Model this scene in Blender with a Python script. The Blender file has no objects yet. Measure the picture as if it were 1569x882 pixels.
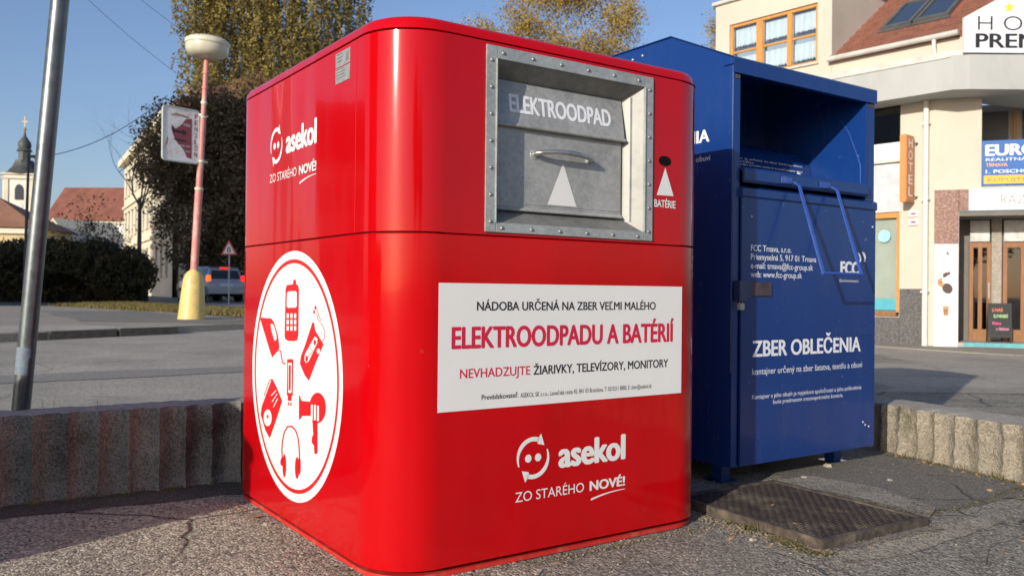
import bpy, bmesh, math, random
import numpy as np
from mathutils import Vector, Matrix, noise

random.seed(7)
rng = np.random.default_rng(7)
sc = bpy.context.scene
col = sc.collection
R = math.radians

# ------------------------------------------------------------ camera
cam_data = bpy.data.cameras.new("camera")
cam = bpy.data.objects.new("camera", cam_data)
col.objects.link(cam)
sc.camera = cam
cam_data.sensor_width = 36.0
cam_data.lens = 1318.2 / 1569 * 36
cam_data.clip_start = 0.05
cam_data.clip_end = 3000
PITCH, ROLL = 0.0044, 0.00995
_f = Vector((0, math.cos(PITCH), math.sin(PITCH)))
_u = Vector((0, -math.sin(PITCH), math.cos(PITCH)))
_r = Vector((1, 0, 0))
_r2 = _r * math.cos(ROLL) + _u * math.sin(ROLL)
_u2 = -_r * math.sin(ROLL) + _u * math.cos(ROLL)
cam.matrix_world = Matrix(((_r2.x, _u2.x, -_f.x, 0), (_r2.y, _u2.y, -_f.y, 0), (_r2.z, _u2.z, -_f.z, 0.84), (0, 0, 0, 1)))
cam_data.dof.use_dof = True
cam_data.dof.focus_distance = 2.9
cam_data.dof.aperture_fstop = 5.6

# ------------------------------------------------------------ sky and sun
SUN_EL = R(17.0)
SX, SY = -0.54, -0.84
world = bpy.data.worlds.new("World")
sc.world = world
world.use_nodes = True
wn = world.node_tree
wn.nodes.clear()
sky = wn.nodes.new("ShaderNodeTexSky")
sky.sky_type = 'NISHITA'
sky.sun_disc = False
sky.sun_elevation = SUN_EL
sky.sun_rotation = math.atan2(SX, SY)
sky.altitude = 150
sky.air_density = 1.1
sky.dust_density = 1.5
sky.ozone_density = 4.0
bg = wn.nodes.new("ShaderNodeBackground")
bg.inputs[1].default_value = 0.15
wo = wn.nodes.new("ShaderNodeOutputWorld")
wb = wn.nodes.new("ShaderNodeMixRGB")          # overall colour balance of the sky
wb.blend_type = 'MULTIPLY'; wb.inputs[0].default_value = 1.0; wb.inputs[2].default_value = (1.05, 0.925, 0.95, 1)
wn.links.new(sky.outputs[0], wb.inputs[1])
wn.links.new(wb.outputs[0], bg.inputs[0])
wn.links.new(bg.outputs[0], wo.inputs[0])

sun_data = bpy.data.lights.new("sun", 'SUN')
sun_data.energy = 4.6
sun_data.angle = R(0.53)
sun_data.color = (1.0, 0.93, 0.82)
sun = bpy.data.objects.new("sun", sun_data)
col.objects.link(sun)
sdir = Vector((SX, SY, math.tan(SUN_EL) * math.hypot(SX, SY))).normalized()
sun.rotation_euler = sdir.to_track_quat('Z', 'Y').to_euler()
sun.location = (-10, -15, 12)

sc.view_settings.view_transform = 'Standard'
sc.view_settings.look = 'None'
sc.view_settings.exposure = 0.15
sc.view_settings.gamma = 1.0
sc.render.engine = 'CYCLES'
sc.cycles.max_bounces = 6
sc.cycles.transparent_max_bounces = 12
sc.cycles.use_denoising = True

# ------------------------------------------------------------ helpers
def tag(o, label=None, cat=None, group=None, kind=None):
    if label: o['label'] = label
    if cat: o['category'] = cat
    if group: o['group'] = group
    if kind: o['kind'] = kind
    return o

def empty(name, loc=(0, 0, 0), rz=0.0, label=None, cat=None, group=None):
    o = bpy.data.objects.new(name, None)
    o.empty_display_size = 0.1
    o.location = loc
    o.rotation_euler = (0, 0, rz)
    col.objects.link(o)
    return tag(o, label, cat, group)

class MB:
    """collects shapes, then links them as one mesh object"""
    def __init__(s):
        s.v = []; s.f = []; s.T = Matrix.Identity(4); s.mi = []; s.cur = 0
    def add(s, vs, fs):
        b = len(s.v)
        for p in vs: s.v.append(tuple(s.T @ Vector(p)))
        for f in fs:
            s.f.append(tuple(b + i for i in f)); s.mi.append(s.cur)
        return s
    def box(s, x0, x1, y0, y1, z0, z1):
        return s.add([(x0,y0,z0),(x1,y0,z0),(x1,y1,z0),(x0,y1,z0),(x0,y0,z1),(x1,y0,z1),(x1,y1,z1),(x0,y1,z1)],
                     [(0,3,2,1),(4,5,6,7),(0,1,5,4),(1,2,6,5),(2,3,7,6),(3,0,4,7)])
    def quad(s, a, b, c, d):
        return s.add([a, b, c, d], [(0, 1, 2, 3)])
    def prism(s, poly, a0, a1, axis='x'):
        """2D polygon extruded along an axis; poly gives the other two coordinates"""
        n = len(poly)
        def P(t, q):
            if axis == 'x': return (t, q[0], q[1])
            if axis == 'y': return (q[0], t, q[1])
            return (q[0], q[1], t)
        vs = [P(a0, q) for q in poly] + [P(a1, q) for q in poly]
        fs = [tuple(range(n))[::-1], tuple(range(n, 2 * n))]
        fs += [(i, (i + 1) % n, n + (i + 1) % n, n + i) for i in range(n)]
        return s.add(vs, fs)
    def tube(s, pts, r, n=10, cap=True):
        pts = [Vector(p) for p in pts]
        rs = r if isinstance(r, (list, tuple)) else [r] * len(pts)
        vs = []; fs = []
        ref = None
        for i, p in enumerate(pts):
            t = (pts[min(i + 1, len(pts) - 1)] - pts[max(i - 1, 0)]).normalized()
            if ref is None:
                ref = t.cross(Vector((0, 0, 1)))
                if ref.length < 1e-3: ref = Vector((1, 0, 0))
            ref = (ref - t * ref.dot(t)).normalized()
            b = t.cross(ref)
            for k in range(n):
                a = 2 * math.pi * k / n
                vs.append(tuple(p + (ref * math.cos(a) + b * math.sin(a)) * rs[i]))
        for i in range(len(pts) - 1):
            for k in range(n):
                fs.append((i*n+k, i*n+(k+1)%n, (i+1)*n+(k+1)%n, (i+1)*n+k))
        if cap:
            fs.append(tuple(range(n))[::-1]); fs.append(tuple((len(pts)-1)*n + k for k in range(n)))
        return s.add(vs, fs)
    def lathe(s, prof, n=32, c=(0, 0)):
        vs = []; fs = []
        for (r, z) in prof:
            for k in range(n):
                a = 2 * math.pi * k / n
                vs.append((c[0] + r * math.cos(a), c[1] + r * math.sin(a), z))
        for i in range(len(prof) - 1):
            for k in range(n):
                fs.append((i*n+k, i*n+(k+1)%n, (i+1)*n+(k+1)%n, (i+1)*n+k))
        fs.append(tuple(range(n))[::-1]); fs.append(tuple((len(prof)-1)*n + k for k in range(n)))
        return s.add(vs, fs)
    def build(s, name, mat, parent=None, smooth=None, bevel=None):
        me = bpy.data.meshes.new(name)
        me.from_pydata(s.v, [], s.f)
        mats = mat if isinstance(mat, (list, tuple)) else [mat]
        for m in mats: me.materials.append(m)
        if len(mats) > 1: me.polygons.foreach_set('material_index', s.mi)
        bm = bmesh.new(); bm.from_mesh(me)
        bmesh.ops.recalc_face_normals(bm, faces=bm.faces)
        if bevel:
            es = [e for e in bm.edges if len(e.link_faces) == 2 and e.calc_face_angle(0) > R(35)]
            bmesh.ops.bevel(bm, geom=es, offset=bevel, segments=2, affect='EDGES', clamp_overlap=True)
        bm.to_mesh(me); bm.free()
        if smooth or bevel:
            me.polygons.foreach_set('use_smooth', [True] * len(me.polygons))
            me.set_sharp_from_angle(angle=R(smooth or 30))
        me.update()
        o = bpy.data.objects.new(name, me)
        col.objects.link(o)
        if parent: o.parent = parent
        return o

def panel(mb, u0, u1, z0, z1, holes, y=0.0, depth=0.1, bottom=True):
    """wall face in the x-z plane at y with rectangular holes and reveals going back by depth"""
    us = sorted({u0, u1} | {h[0] for h in holes} | {h[1] for h in holes})
    zs = sorted({z0, z1} | {h[2] for h in holes} | {h[3] for h in holes})
    for i in range(len(us) - 1):
        for j in range(len(zs) - 1):
            a, b, c, d = us[i], us[i+1], zs[j], zs[j+1]
            m, n = (a + b) / 2, (c + d) / 2
            if any(h[0] < m < h[1] and h[2] < n < h[3] for h in holes): continue
            mb.quad((a, y, c), (b, y, c), (b, y, d), (a, y, d))
    for (a, b, c, d) in holes:
        for (p, q) in (((a, c), (b, c)), ((b, c), (b, d)), ((b, d), (a, d)), ((a, d), (a, c))):
            mb.quad((p[0], y, p[1]), (q[0], y, q[1]), (q[0], y + depth, q[1]), (p[0], y + depth, p[1]))

def axes(origin, X, Y):
    X = Vector(X).normalized(); Y = Vector(Y).normalized(); Z = X.cross(Y)
    m = Matrix.Identity(4)
    for i in range(3):
        m[i][0] = X[i]; m[i][1] = Y[i]; m[i][2] = Z[i]; m[i][3] = origin[i]
    return m

def decal(name, polys, frame, off, mat, parent, label=None):
    mb = MB(); mb.T = frame
    for p in polys:
        mb.add([(a, b, off) for a, b in p], [tuple(range(len(p)))])
    me = bpy.data.meshes.new(name)
    me.from_pydata(mb.v, [], mb.f); me.materials.append(mat)
    n = (frame.to_3x3() @ Vector((0, 0, 1)))
    bm = bmesh.new(); bm.from_mesh(me)
    for f in bm.faces:
        if f.normal.dot(n) < 0: f.normal_flip()
    bmesh.ops.triangulate(bm, faces=bm.faces)
    bm.to_mesh(me); bm.free()
    o = bpy.data.objects.new(name, me); col.objects.link(o); o.parent = parent
    if label: o['label'] = label
    return o

def text(body, frame, x0, x1, zb, zt, off, mat, parent, bold=0.0, name='lettering', shear=0.0, ref=0.682, thick=0.0004, space=1.0):
    """flat lettering scaled so that it spans x0..x1 with its capitals from zb to zt"""
    cu = bpy.data.curves.new('lettering', 'FONT')
    cu.body = body; cu.offset = min(bold, 0.0); cu.resolution_u = 4; cu.shear = shear; cu.space_character = space
    t = bpy.data.objects.new('lettering', cu); col.objects.link(t)
    dg = bpy.context.evaluated_depsgraph_get()
    me = bpy.data.meshes.new_from_object(t.evaluated_get(dg))
    bpy.data.objects.remove(t); bpy.data.curves.remove(cu)
    n = len(me.vertices)
    co = np.empty(n * 3); me.vertices.foreach_get('co', co); co = co.reshape(-1, 3)
    fs = [tuple(f.vertices) for f in me.polygons]
    if bold > 0:                                   # heavier strokes
        k = [(0, 0, 0), (-bold, 0, 1), (bold, 0, 2), (-bold * .5, bold * .45, 3), (bold * .5, -bold * .45, 4), (-bold * .5, -bold * .45, 5), (bold * .5, bold * .45, 6)]
        base_ = co; co = np.concatenate([base_ + np.array([dx, dy, i * 2e-5]) for dx, dy, i in k]); fs = [tuple(v + n * j for v in f) for j in range(len(k)) for f in fs]
    zz = co[:, 2].copy() if bold > 0 else 0
    mn, mx = co[:, 0].min(), co[:, 0].max()
    co[:, 0] = x0 + (co[:, 0] - mn) / (mx - mn) * (x1 - x0)
    co[:, 1] = zb + co[:, 1] / ref * (zt - zb)
    co[:, 2] = off + zz
    F = np.array(frame)
    w = co @ F[:3, :3].T + F[:3, 3]
    me = bpy.data.meshes.new(name); me.from_pydata(w.tolist(), [], fs); me.materials.append(mat); me.update()
    o = bpy.data.objects.new(name, me); col.objects.link(o); o.parent = parent
    return o

def copy_tree(o, parent=None):
    c = o.copy(); col.objects.link(c); c.parent = parent
    for ch in list(o.children): copy_tree(ch, c)
    return c

# ------------------------------------------------------------ materials
def M(name, c, rough=0.6, metal=0.0, var=0.12, scale=6.0, bump=0.0, bscale=60.0, coat=0.0, spec=0.5, spots=None, spot_scale=3.0, spot_amt=0.5, detail=8.0, stretch=None, rvar=0.1):
    m = bpy.data.materials.new(name); m.use_nodes = True
    nt = m.node_tree; N = nt.nodes; Lk = nt.links
    b = N['Principled BSDF']
    tc = N.new('ShaderNodeTexCoord')
    src = tc.outputs['Object']
    if stretch:
        mp = N.new('ShaderNodeMapping'); mp.inputs['Scale'].default_value = stretch
        Lk.new(src, mp.inputs[0]); src = mp.outputs[0]
    nz = N.new('ShaderNodeTexNoise'); nz.inputs['Scale'].default_value = scale; nz.inputs['Detail'].default_value = detail; nz.inputs['Roughness'].default_value = 0.6
    Lk.new(src, nz.inputs['Vector'])
    rp = N.new('ShaderNodeValToRGB')
    lo = [max(0, x * (1 - var)) for x in c]; hi = [min(1, x * (1 + var)) for x in c]
    rp.color_ramp.elements[0].position = 0.3; rp.color_ramp.elements[1].position = 0.7
    rp.color_ramp.elements[0].color = (*lo, 1); rp.color_ramp.elements[1].color = (*hi, 1)
    Lk.new(nz.outputs['Fac'], rp.inputs[0])
    out = rp.outputs[0]
    if spots:
        n2 = N.new('ShaderNodeTexNoise'); n2.inputs['Scale'].default_value = spot_scale; n2.inputs['Detail'].default_value = 6; n2.inputs['Roughness'].default_value = 0.65
        Lk.new(src, n2.inputs['Vector'])
        r2 = N.new('ShaderNodeValToRGB'); r2.color_ramp.elements[0].position = 0.5; r2.color_ramp.elements[1].position = 0.68
        r2.color_ramp.elements[0].color = (0, 0, 0, 1); r2.color_ramp.elements[1].color = (spot_amt,) * 3 + (1,)
        Lk.new(n2.outputs['Fac'], r2.inputs[0])
        mx = N.new('ShaderNodeMixRGB'); mx.inputs[2].default_value = (*spots, 1)
        Lk.new(r2.outputs[0], mx.inputs[0]); Lk.new(out, mx.inputs[1]); out = mx.outputs[0]
    Lk.new(out, b.inputs['Base Color'])
    b.inputs['Metallic'].default_value = metal
    b.inputs['Specular IOR Level'].default_value = spec
    b.inputs['Coat Weight'].default_value = coat
    b.inputs['Coat Roughness'].default_value = 0.04
    mr = N.new('ShaderNodeMapRange'); mr.inputs['To Min'].default_value = max(0.02, rough - rvar); mr.inputs['To Max'].default_value = min(1, rough + rvar)
    Lk.new(nz.outputs['Fac'], mr.inputs['Value']); Lk.new(mr.outputs[0], b.inputs['Roughness'])
    if bump:
        n3 = N.new('ShaderNodeTexNoise'); n3.inputs['Scale'].default_value = bscale; n3.inputs['Detail'].default_value = 5
        Lk.new(src, n3.inputs['Vector'])
        bp = N.new('ShaderNodeBump'); bp.inputs['Strength'].default_value = 1.0; bp.inputs['Distance'].default_value = bump
        Lk.new(n3.outputs['Fac'], bp.inputs['Height']); Lk.new(bp.outputs[0], b.inputs['Normal'])
    return m

def asphalt(name, c, grain=150.0, light=(0.42, 0.38, 0.33), dark=(0.05, 0.05, 0.05), amt=0.55, cracks=0.0, crack_scale=0.9, bump=0.004, wear=(0.3, 0.27, 0.23), wear_amt=0.5, wear_scale=1.2, stain=(0.07, 0.065, 0.06), stain_amt=0.35):
    """asphalt with visible aggregate, worn and stained patches, optional cracks"""
    m = bpy.data.materials.new(name); m.use_nodes = True
    nt = m.node_tree; N = nt.nodes; Lk = nt.links
    b = N['Principled BSDF']; b.inputs['Roughness'].default_value = 0.88; b.inputs['Specular IOR Level'].default_value = 0.35
    tc = N.new('ShaderNodeTexCoord'); src = tc.outputs['Object']
    def noise_mask(sc_, lo, hi, amt_, det=5, seed=0.0):
        mp = N.new('ShaderNodeMapping'); mp.inputs['Location'].default_value = (seed, seed * 1.7, 0); Lk.new(src, mp.inputs[0])
        n = N.new('ShaderNodeTexNoise'); n.inputs['Scale'].default_value = sc_; n.inputs['Detail'].default_value = det; n.inputs['Roughness'].default_value = 0.62
        Lk.new(mp.outputs[0], n.inputs['Vector'])
        r = N.new('ShaderNodeMapRange'); r.inputs['From Min'].default_value = lo; r.inputs['From Max'].default_value = hi; r.inputs['To Max'].default_value = amt_
        Lk.new(n.outputs['Fac'], r.inputs['Value'])
        return r.outputs[0]
    def mix(fac, a, bcol):
        x = N.new('ShaderNodeMixRGB')
        Lk.new(fac, x.inputs[0])
        if isinstance(a, tuple): x.inputs[1].default_value = (*a, 1)
        else: Lk.new(a, x.inputs[1])
        if isinstance(bcol, tuple): x.inputs[2].default_value = (*bcol, 1)
        else: Lk.new(bcol, x.inputs[2])
        return x.outputs[0]
    out = mix(noise_mask(wear_scale, 0.45, 0.7, wear_amt, 8, 3.0), c, wear)
    out = mix(noise_mask(wear_scale * 0.7, 0.5, 0.66, stain_amt, 9, 11.0), out, stain)
    vo = N.new('ShaderNodeTexVoronoi'); vo.inputs['Scale'].default_value = grain; vo.inputs['Randomness'].default_value = 1.0
    Lk.new(src, vo.inputs['Vector'])
    sep = N.new('ShaderNodeSeparateColor'); Lk.new(vo.outputs['Color'], sep.inputs[0])
    r1 = N.new('ShaderNodeMapRange'); r1.inputs['From Min'].default_value = 0.62; r1.inputs['From Max'].default_value = 0.9; r1.inputs['To Max'].default_value = amt
    Lk.new(sep.outputs[0], r1.inputs['Value'])
    out = mix(r1.outputs[0], out, light)
    r2 = N.new('ShaderNodeMapRange'); r2.inputs['From Min'].default_value = 0.6; r2.inputs['From Max'].default_value = 0.85; r2.inputs['To Max'].default_value = amt
    Lk.new(sep.outputs[1], r2.inputs['Value'])
    out = mix(r2.outputs[0], out, dark)
    hgt = N.new('ShaderNodeMath'); hgt.operation = 'MULTIPLY'; hgt.inputs[1].default_value = -1.0
    Lk.new(vo.outputs['Distance'], hgt.inputs[0])
    hsum = N.new('ShaderNodeMath'); hsum.operation = 'ADD'
    Lk.new(hgt.outputs[0], hsum.inputs[0]); Lk.new(noise_mask(grain * 0.25, 0.3, 0.7, 1.2, 6, 7.0), hsum.inputs[1])
    height = hsum.outputs[0]
    if cracks:
        nn = N.new('ShaderNodeTexNoise'); nn.inputs['Scale'].default_value = 2.2; nn.inputs['Detail'].default_value = 8
        Lk.new(src, nn.inputs['Vector'])
        mx = N.new('ShaderNodeMixRGB'); mx.inputs[0].default_value = 0.16; Lk.new(src, mx.inputs[1]); Lk.new(nn.outputs['Color'], mx.inputs[2])
        v2 = N.new('ShaderNodeTexVoronoi'); v2.feature = 'DISTANCE_TO_EDGE'; v2.inputs['Scale'].default_value = crack_scale
        Lk.new(mx.outputs[0], v2.inputs['Vector'])
        r3 = N.new('ShaderNodeMapRange'); r3.inputs['From Min'].default_value = 0.0; r3.inputs['From Max'].default_value = 0.0075 * crack_scale; r3.inputs['To Min'].default_value = cracks; r3.inputs['To Max'].default_value = 0.0
        Lk.new(v2.outputs['Distance'], r3.inputs['Value'])
        gate = N.new('ShaderNodeMath'); gate.operation = 'MULTIPLY'
        Lk.new(r3.outputs[0], gate.inputs[0]); Lk.new(noise_mask(0.8, 0.42, 0.55, 1.0, 2, 5.0), gate.inputs[1])
        out = mix(gate.outputs[0], out, (0.035, 0.032, 0.025))
        sb = N.new('ShaderNodeMath'); sb.operation = 'MULTIPLY_ADD'; sb.inputs[1].default_value = -4.0
        Lk.new(gate.outputs[0], sb.inputs[0]); Lk.new(height, sb.inputs[2]); height = sb.outputs[0]
    Lk.new(out, b.inputs['Base Color'])
    bp = N.new('ShaderNodeBump'); bp.inputs['Strength'].default_value = 0.9; bp.inputs['Distance'].default_value = bump
    Lk.new(height, bp.inputs['Height']); Lk.new(bp.outputs[0], b.inputs['Normal'])
    return m

def paint(name, c, rough=0.16, wave=0.0006, dirt=0.25, dirt_col=(0.25, 0.2, 0.16), wscale=3.0, coat=0.6, fade=0.06, spec=0.5, chips=0.0, chip_col=(0.3, 0.33, 0.38)):
    """glossy sheet-metal paint: soft waves in the sheet, dust, fine scratches"""
    m = bpy.data.materials.new(name); m.use_nodes = True
    nt = m.node_tree; N = nt.nodes; Lk = nt.links; b = N['Principled BSDF']
    tc = N.new('ShaderNodeTexCoord'); src = tc.outputs['Object']
    mp = N.new('ShaderNodeMapping'); mp.inputs['Scale'].default_value = (1, 1, 0.22); Lk.new(src, mp.inputs[0])
    n1 = N.new('ShaderNodeTexNoise'); n1.inputs['Scale'].default_value = wscale; n1.inputs['Detail'].default_value = 1.5; Lk.new(mp.outputs[0], n1.inputs['Vector'])
    bp = N.new('ShaderNodeBump'); bp.inputs['Strength'].default_value = 1.0; bp.inputs['Distance'].default_value = wave * 20
    Lk.new(n1.outputs['Fac'], bp.inputs['Height'])
    Lk.new(bp.outputs[0], b.inputs['Normal']); Lk.new(bp.outputs[0], b.inputs['Coat Normal'])
    n2 = N.new('ShaderNodeTexNoise'); n2.inputs['Scale'].default_value = 9; n2.inputs['Detail'].default_value = 10; n2.inputs['Roughness'].default_value = 0.7
    Lk.new(mp.outputs[0], n2.inputs['Vector'])
    r = N.new('ShaderNodeMapRange'); r.inputs['From Min'].default_value = 0.52; r.inputs['From Max'].default_value = 0.8; r.inputs['To Max'].default_value = dirt
    Lk.new(n2.outputs['Fac'], r.inputs['Value'])
    n3 = N.new('ShaderNodeTexNoise'); n3.inputs['Scale'].default_value = 1.3; n3.inputs['Detail'].default_value = 4; Lk.new(src, n3.inputs['Vector'])
    rp = N.new('ShaderNodeValToRGB'); rp.color_ramp.elements[0].position = 0.35; rp.color_ramp.elements[1].position = 0.65
    rp.color_ramp.elements[0].color = (*[x * (1 - fade) for x in c], 1); rp.color_ramp.elements[1].color = (*[min(1, x * (1 + fade)) for x in c], 1)
    Lk.new(n3.outputs['Fac'], rp.inputs[0])
    mx = N.new('ShaderNodeMixRGB'); mx.inputs[2].default_value = (*dirt_col, 1)
    Lk.new(r.outputs[0], mx.inputs[0]); Lk.new(rp.outputs[0], mx.inputs[1])
    out = mx.outputs[0]
    if chips:
        v = N.new('ShaderNodeTexNoise'); v.inputs['Scale'].default_value = 38; v.inputs['Detail'].default_value = 3; Lk.new(src, v.inputs['Vector'])
        rc = N.new('ShaderNodeMapRange'); rc.inputs['From Min'].default_value = 0.72; rc.inputs['From Max'].default_value = 0.75; rc.inputs['To Max'].default_value = chips
        Lk.new(v.outputs['Fac'], rc.inputs['Value'])
        m2 = N.new('ShaderNodeMixRGB'); m2.inputs[2].default_value = (*chip_col, 1); Lk.new(rc.outputs[0], m2.inputs[0]); Lk.new(out, m2.inputs[1]); out = m2.outputs[0]
    Lk.new(out, b.inputs['Base Color'])
    rr = N.new('ShaderNodeMapRange'); rr.inputs['To Min'].default_value = rough * 0.7; rr.inputs['To Max'].default_value = rough * 1.6
    Lk.new(n2.outputs['Fac'], rr.inputs['Value']); Lk.new(rr.outputs[0], b.inputs['Roughness'])
    b.inputs['Coat Weight'].default_value = coat; b.inputs['Coat Roughness'].default_value = 0.03; b.inputs['Specular IOR Level'].default_value = spec
    return m

def galvanised(name, c=(0.5, 0.52, 0.53), rough=0.36, metal=0.85, scale=38.0, stain=0.3):
    m = bpy.data.materials.new(name); m.use_nodes = True
    nt = m.node_tree; N = nt.nodes; Lk = nt.links; b = N['Principled BSDF']
    tc = N.new('ShaderNodeTexCoord'); src = tc.outputs['Object']
    v = N.new('ShaderNodeTexVoronoi'); v.inputs['Scale'].default_value = scale; Lk.new(src, v.inputs['Vector'])
    s = N.new('ShaderNodeSeparateColor'); Lk.new(v.outputs['Color'], s.inputs[0])
    n = N.new('ShaderNodeTexNoise'); n.inputs['Scale'].default_value = 5; n.inputs['Detail'].default_value = 9; n.inputs['Roughness'].default_value = 0.7; Lk.new(src, n.inputs['Vector'])
    a = N.new('ShaderNodeMath'); a.operation = 'MULTIPLY_ADD'; a.inputs[1].default_value = 0.35; Lk.new(s.outputs[0], a.inputs[0]); a.inputs[1].default_value = 0.16; Lk.new(n.outputs['Fac'], a.inputs[2])
    rp = N.new('ShaderNodeValToRGB'); rp.color_ramp.elements[0].position = 0.35; rp.color_ramp.elements[1].position = 1.0
    rp.color_ramp.elements[0].color = (*[x * 0.62 for x in c], 1); rp.color_ramp.elements[1].color = (*[min(1, x * 1.3) for x in c], 1)
    Lk.new(a.outputs[0], rp.inputs[0])
    Lk.new(rp.outputs[0], b.inputs['Base Color'])
    rr = N.new('ShaderNodeMapRange'); rr.inputs['From Max'].default_value = 1.2; rr.inputs['To Min'].default_value = rough - 0.1; rr.inputs['To Max'].default_value = rough + 0.18
    Lk.new(a.outputs[0], rr.inputs['Value']); Lk.new(rr.outputs[0], b.inputs['Roughness'])
    b.inputs['Metallic'].default_value = metal
    bp = N.new('ShaderNodeBump'); bp.inputs['Distance'].default_value = 0.0015; bp.inputs['Strength'].default_value = 0.6
    Lk.new(n.outputs['Fac'], bp.inputs['Height']); Lk.new(bp.outputs[0], b.inputs['Normal'])
    return m

def leafmat(name, cols, scale=0.8, rough=0.6, transl=0.25):
    m = bpy.data.materials.new(name); m.use_nodes = True
    nt = m.node_tree; N = nt.nodes; Lk = nt.links; b = N['Principled BSDF']
    tc = N.new('ShaderNodeTexCoord')
    n = N.new('ShaderNodeTexNoise'); n.inputs['Scale'].default_value = scale; n.inputs['Detail'].default_value = 6; n.inputs['Roughness'].default_value = 0.75
    Lk.new(tc.outputs['Object'], n.inputs['Vector'])
    rp = N.new('ShaderNodeValToRGB'); e = rp.color_ramp.elements
    k = len(cols)
    e[0].position = 0.3; e[0].color = (*cols[0], 1); e[1].position = 0.7; e[1].color = (*cols[-1], 1)
    for i in range(1, k - 1):
        x = e.new(0.3 + 0.4 * i / (k - 1)); x.color = (*cols[i], 1)
    Lk.new(n.outputs['Fac'], rp.inputs[0]); Lk.new(rp.outputs[0], b.inputs['Base Color'])
    b.inputs['Roughness'].default_value = rough; b.inputs['Specular IOR Level'].default_value = 0.25
    tr = N.new('ShaderNodeBsdfTranslucent'); Lk.new(rp.outputs[0], tr.inputs[0])
    ms = N.new('ShaderNodeMixShader'); ms.inputs[0].default_value = transl
    Lk.new(b.outputs[0], ms.inputs[1]); Lk.new(tr.outputs[0], ms.inputs[2]); Lk.new(ms.outputs[0], N['Material Output'].inputs[0])
    return m

def panemat(name, refl=0.16, tint=(0.9, 0.95, 0.98)):
    m = bpy.data.materials.new(name); m.use_nodes = True
    nt = m.node_tree; N = nt.nodes; Lk = nt.links; N.remove(N['Principled BSDF'])
    t = N.new('ShaderNodeBsdfTransparent'); t.inputs[0].default_value = (*tint, 1)
    g = N.new('ShaderNodeBsdfGlossy'); g.inputs['Roughness'].default_value = 0.02
    lw = N.new('ShaderNodeLayerWeight'); lw.inputs[0].default_value = 0.35
    mr = N.new('ShaderNodeMapRange'); mr.inputs['To Min'].default_value = refl; mr.inputs['To Max'].default_value = 0.9
    Lk.new(lw.outputs['Fresnel'], mr.inputs['Value'])
    ms = N.new('ShaderNodeMixShader'); Lk.new(mr.outputs[0], ms.inputs[0]); Lk.new(t.outputs[0], ms.inputs[1]); Lk.new(g.outputs[0], ms.inputs[2])
    Lk.new(ms.outputs[0], N['Material Output'].inputs[0])
    return m

RED = paint('red_paint', (0.45, 0.0004, 0.003), rough=0.1, wave=0.0007, dirt=0.03, coat=0.22, spec=0.28, dirt_col=(.3,.08,.06), chips=.3, chip_col=(.3, .06, .05))
REDOLD = paint('worn_red_paint', (0.5, 0.02, 0.015), rough=0.5, dirt=0.8, dirt_col=(0.4, 0.27, 0.16), coat=0.0)
BLUE = paint('blue_paint', (0.006, 0.036, 0.175), rough=0.22, wave=0.0007, dirt=0.2, dirt_col=(0.05, 0.07, 0.13), coat=0.2, chips=0.3, spec=.4)
WHITE = M('white_vinyl', (0.7, 0.7, 0.68), rough=0.4, var=0.02)
WHITE2 = M('white_print', (0.72, 0.74, 0.78), rough=0.5, var=0.08, scale=60)
PICRED = M('red_print', (0.62, 0.012, 0.016), rough=0.4, var=0.03)
CRIMSON = M('crimson_print', (0.55, 0.01, 0.05), rough=0.5, var=0.03)
INK = M('black_print', (0.02, 0.02, 0.025), rough=0.5, var=0.1)
GALV = galvanised('galvanised_steel', c=(.46, .48, .46), scale=110, rough=.42, metal=.4)
GALVD = galvanised('galvanised_hatch_steel', c=(0.44, 0.44, 0.42), rough=0.45, metal=0.35, scale=90)
POLEM = galvanised('galvanised_pole', c=(0.17, 0.19, 0.195), rough=0.36, metal=0.7, scale=25)
DARK = M('black_rubber', (0.006, 0.006, 0.006), rough=0.9, spec=0.1)
RUST = M('rusty_steel', (0.06, 0.046, 0.036), rough=0.85, var=0.55, scale=26, bump=0.004, bscale=50, spots=(.16, .13, .09), spot_scale=11, spot_amt=.8)

# ------------------------------------------------------------ terrain
def sstep(a, b, x):
    t = min(1, max(0, (x - a) / (b - a))); return t * t * (3 - 2 * t)
def interp(x, xs, ys):
    return float(np.interp(x, xs, ys))
def gz(x, y):
    if y < 5: return 0.0
    r = x / y
    wl = 1 - sstep(-0.25, 0.2, r); wr = sstep(0.2, 0.4, r)
    return wl * interp(y, [6, 14, 22, 30, 38, 300], [0, .1, .14, .22, .28, .3]) + wr * interp(y, [6, 14], [0, -.1])

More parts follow.
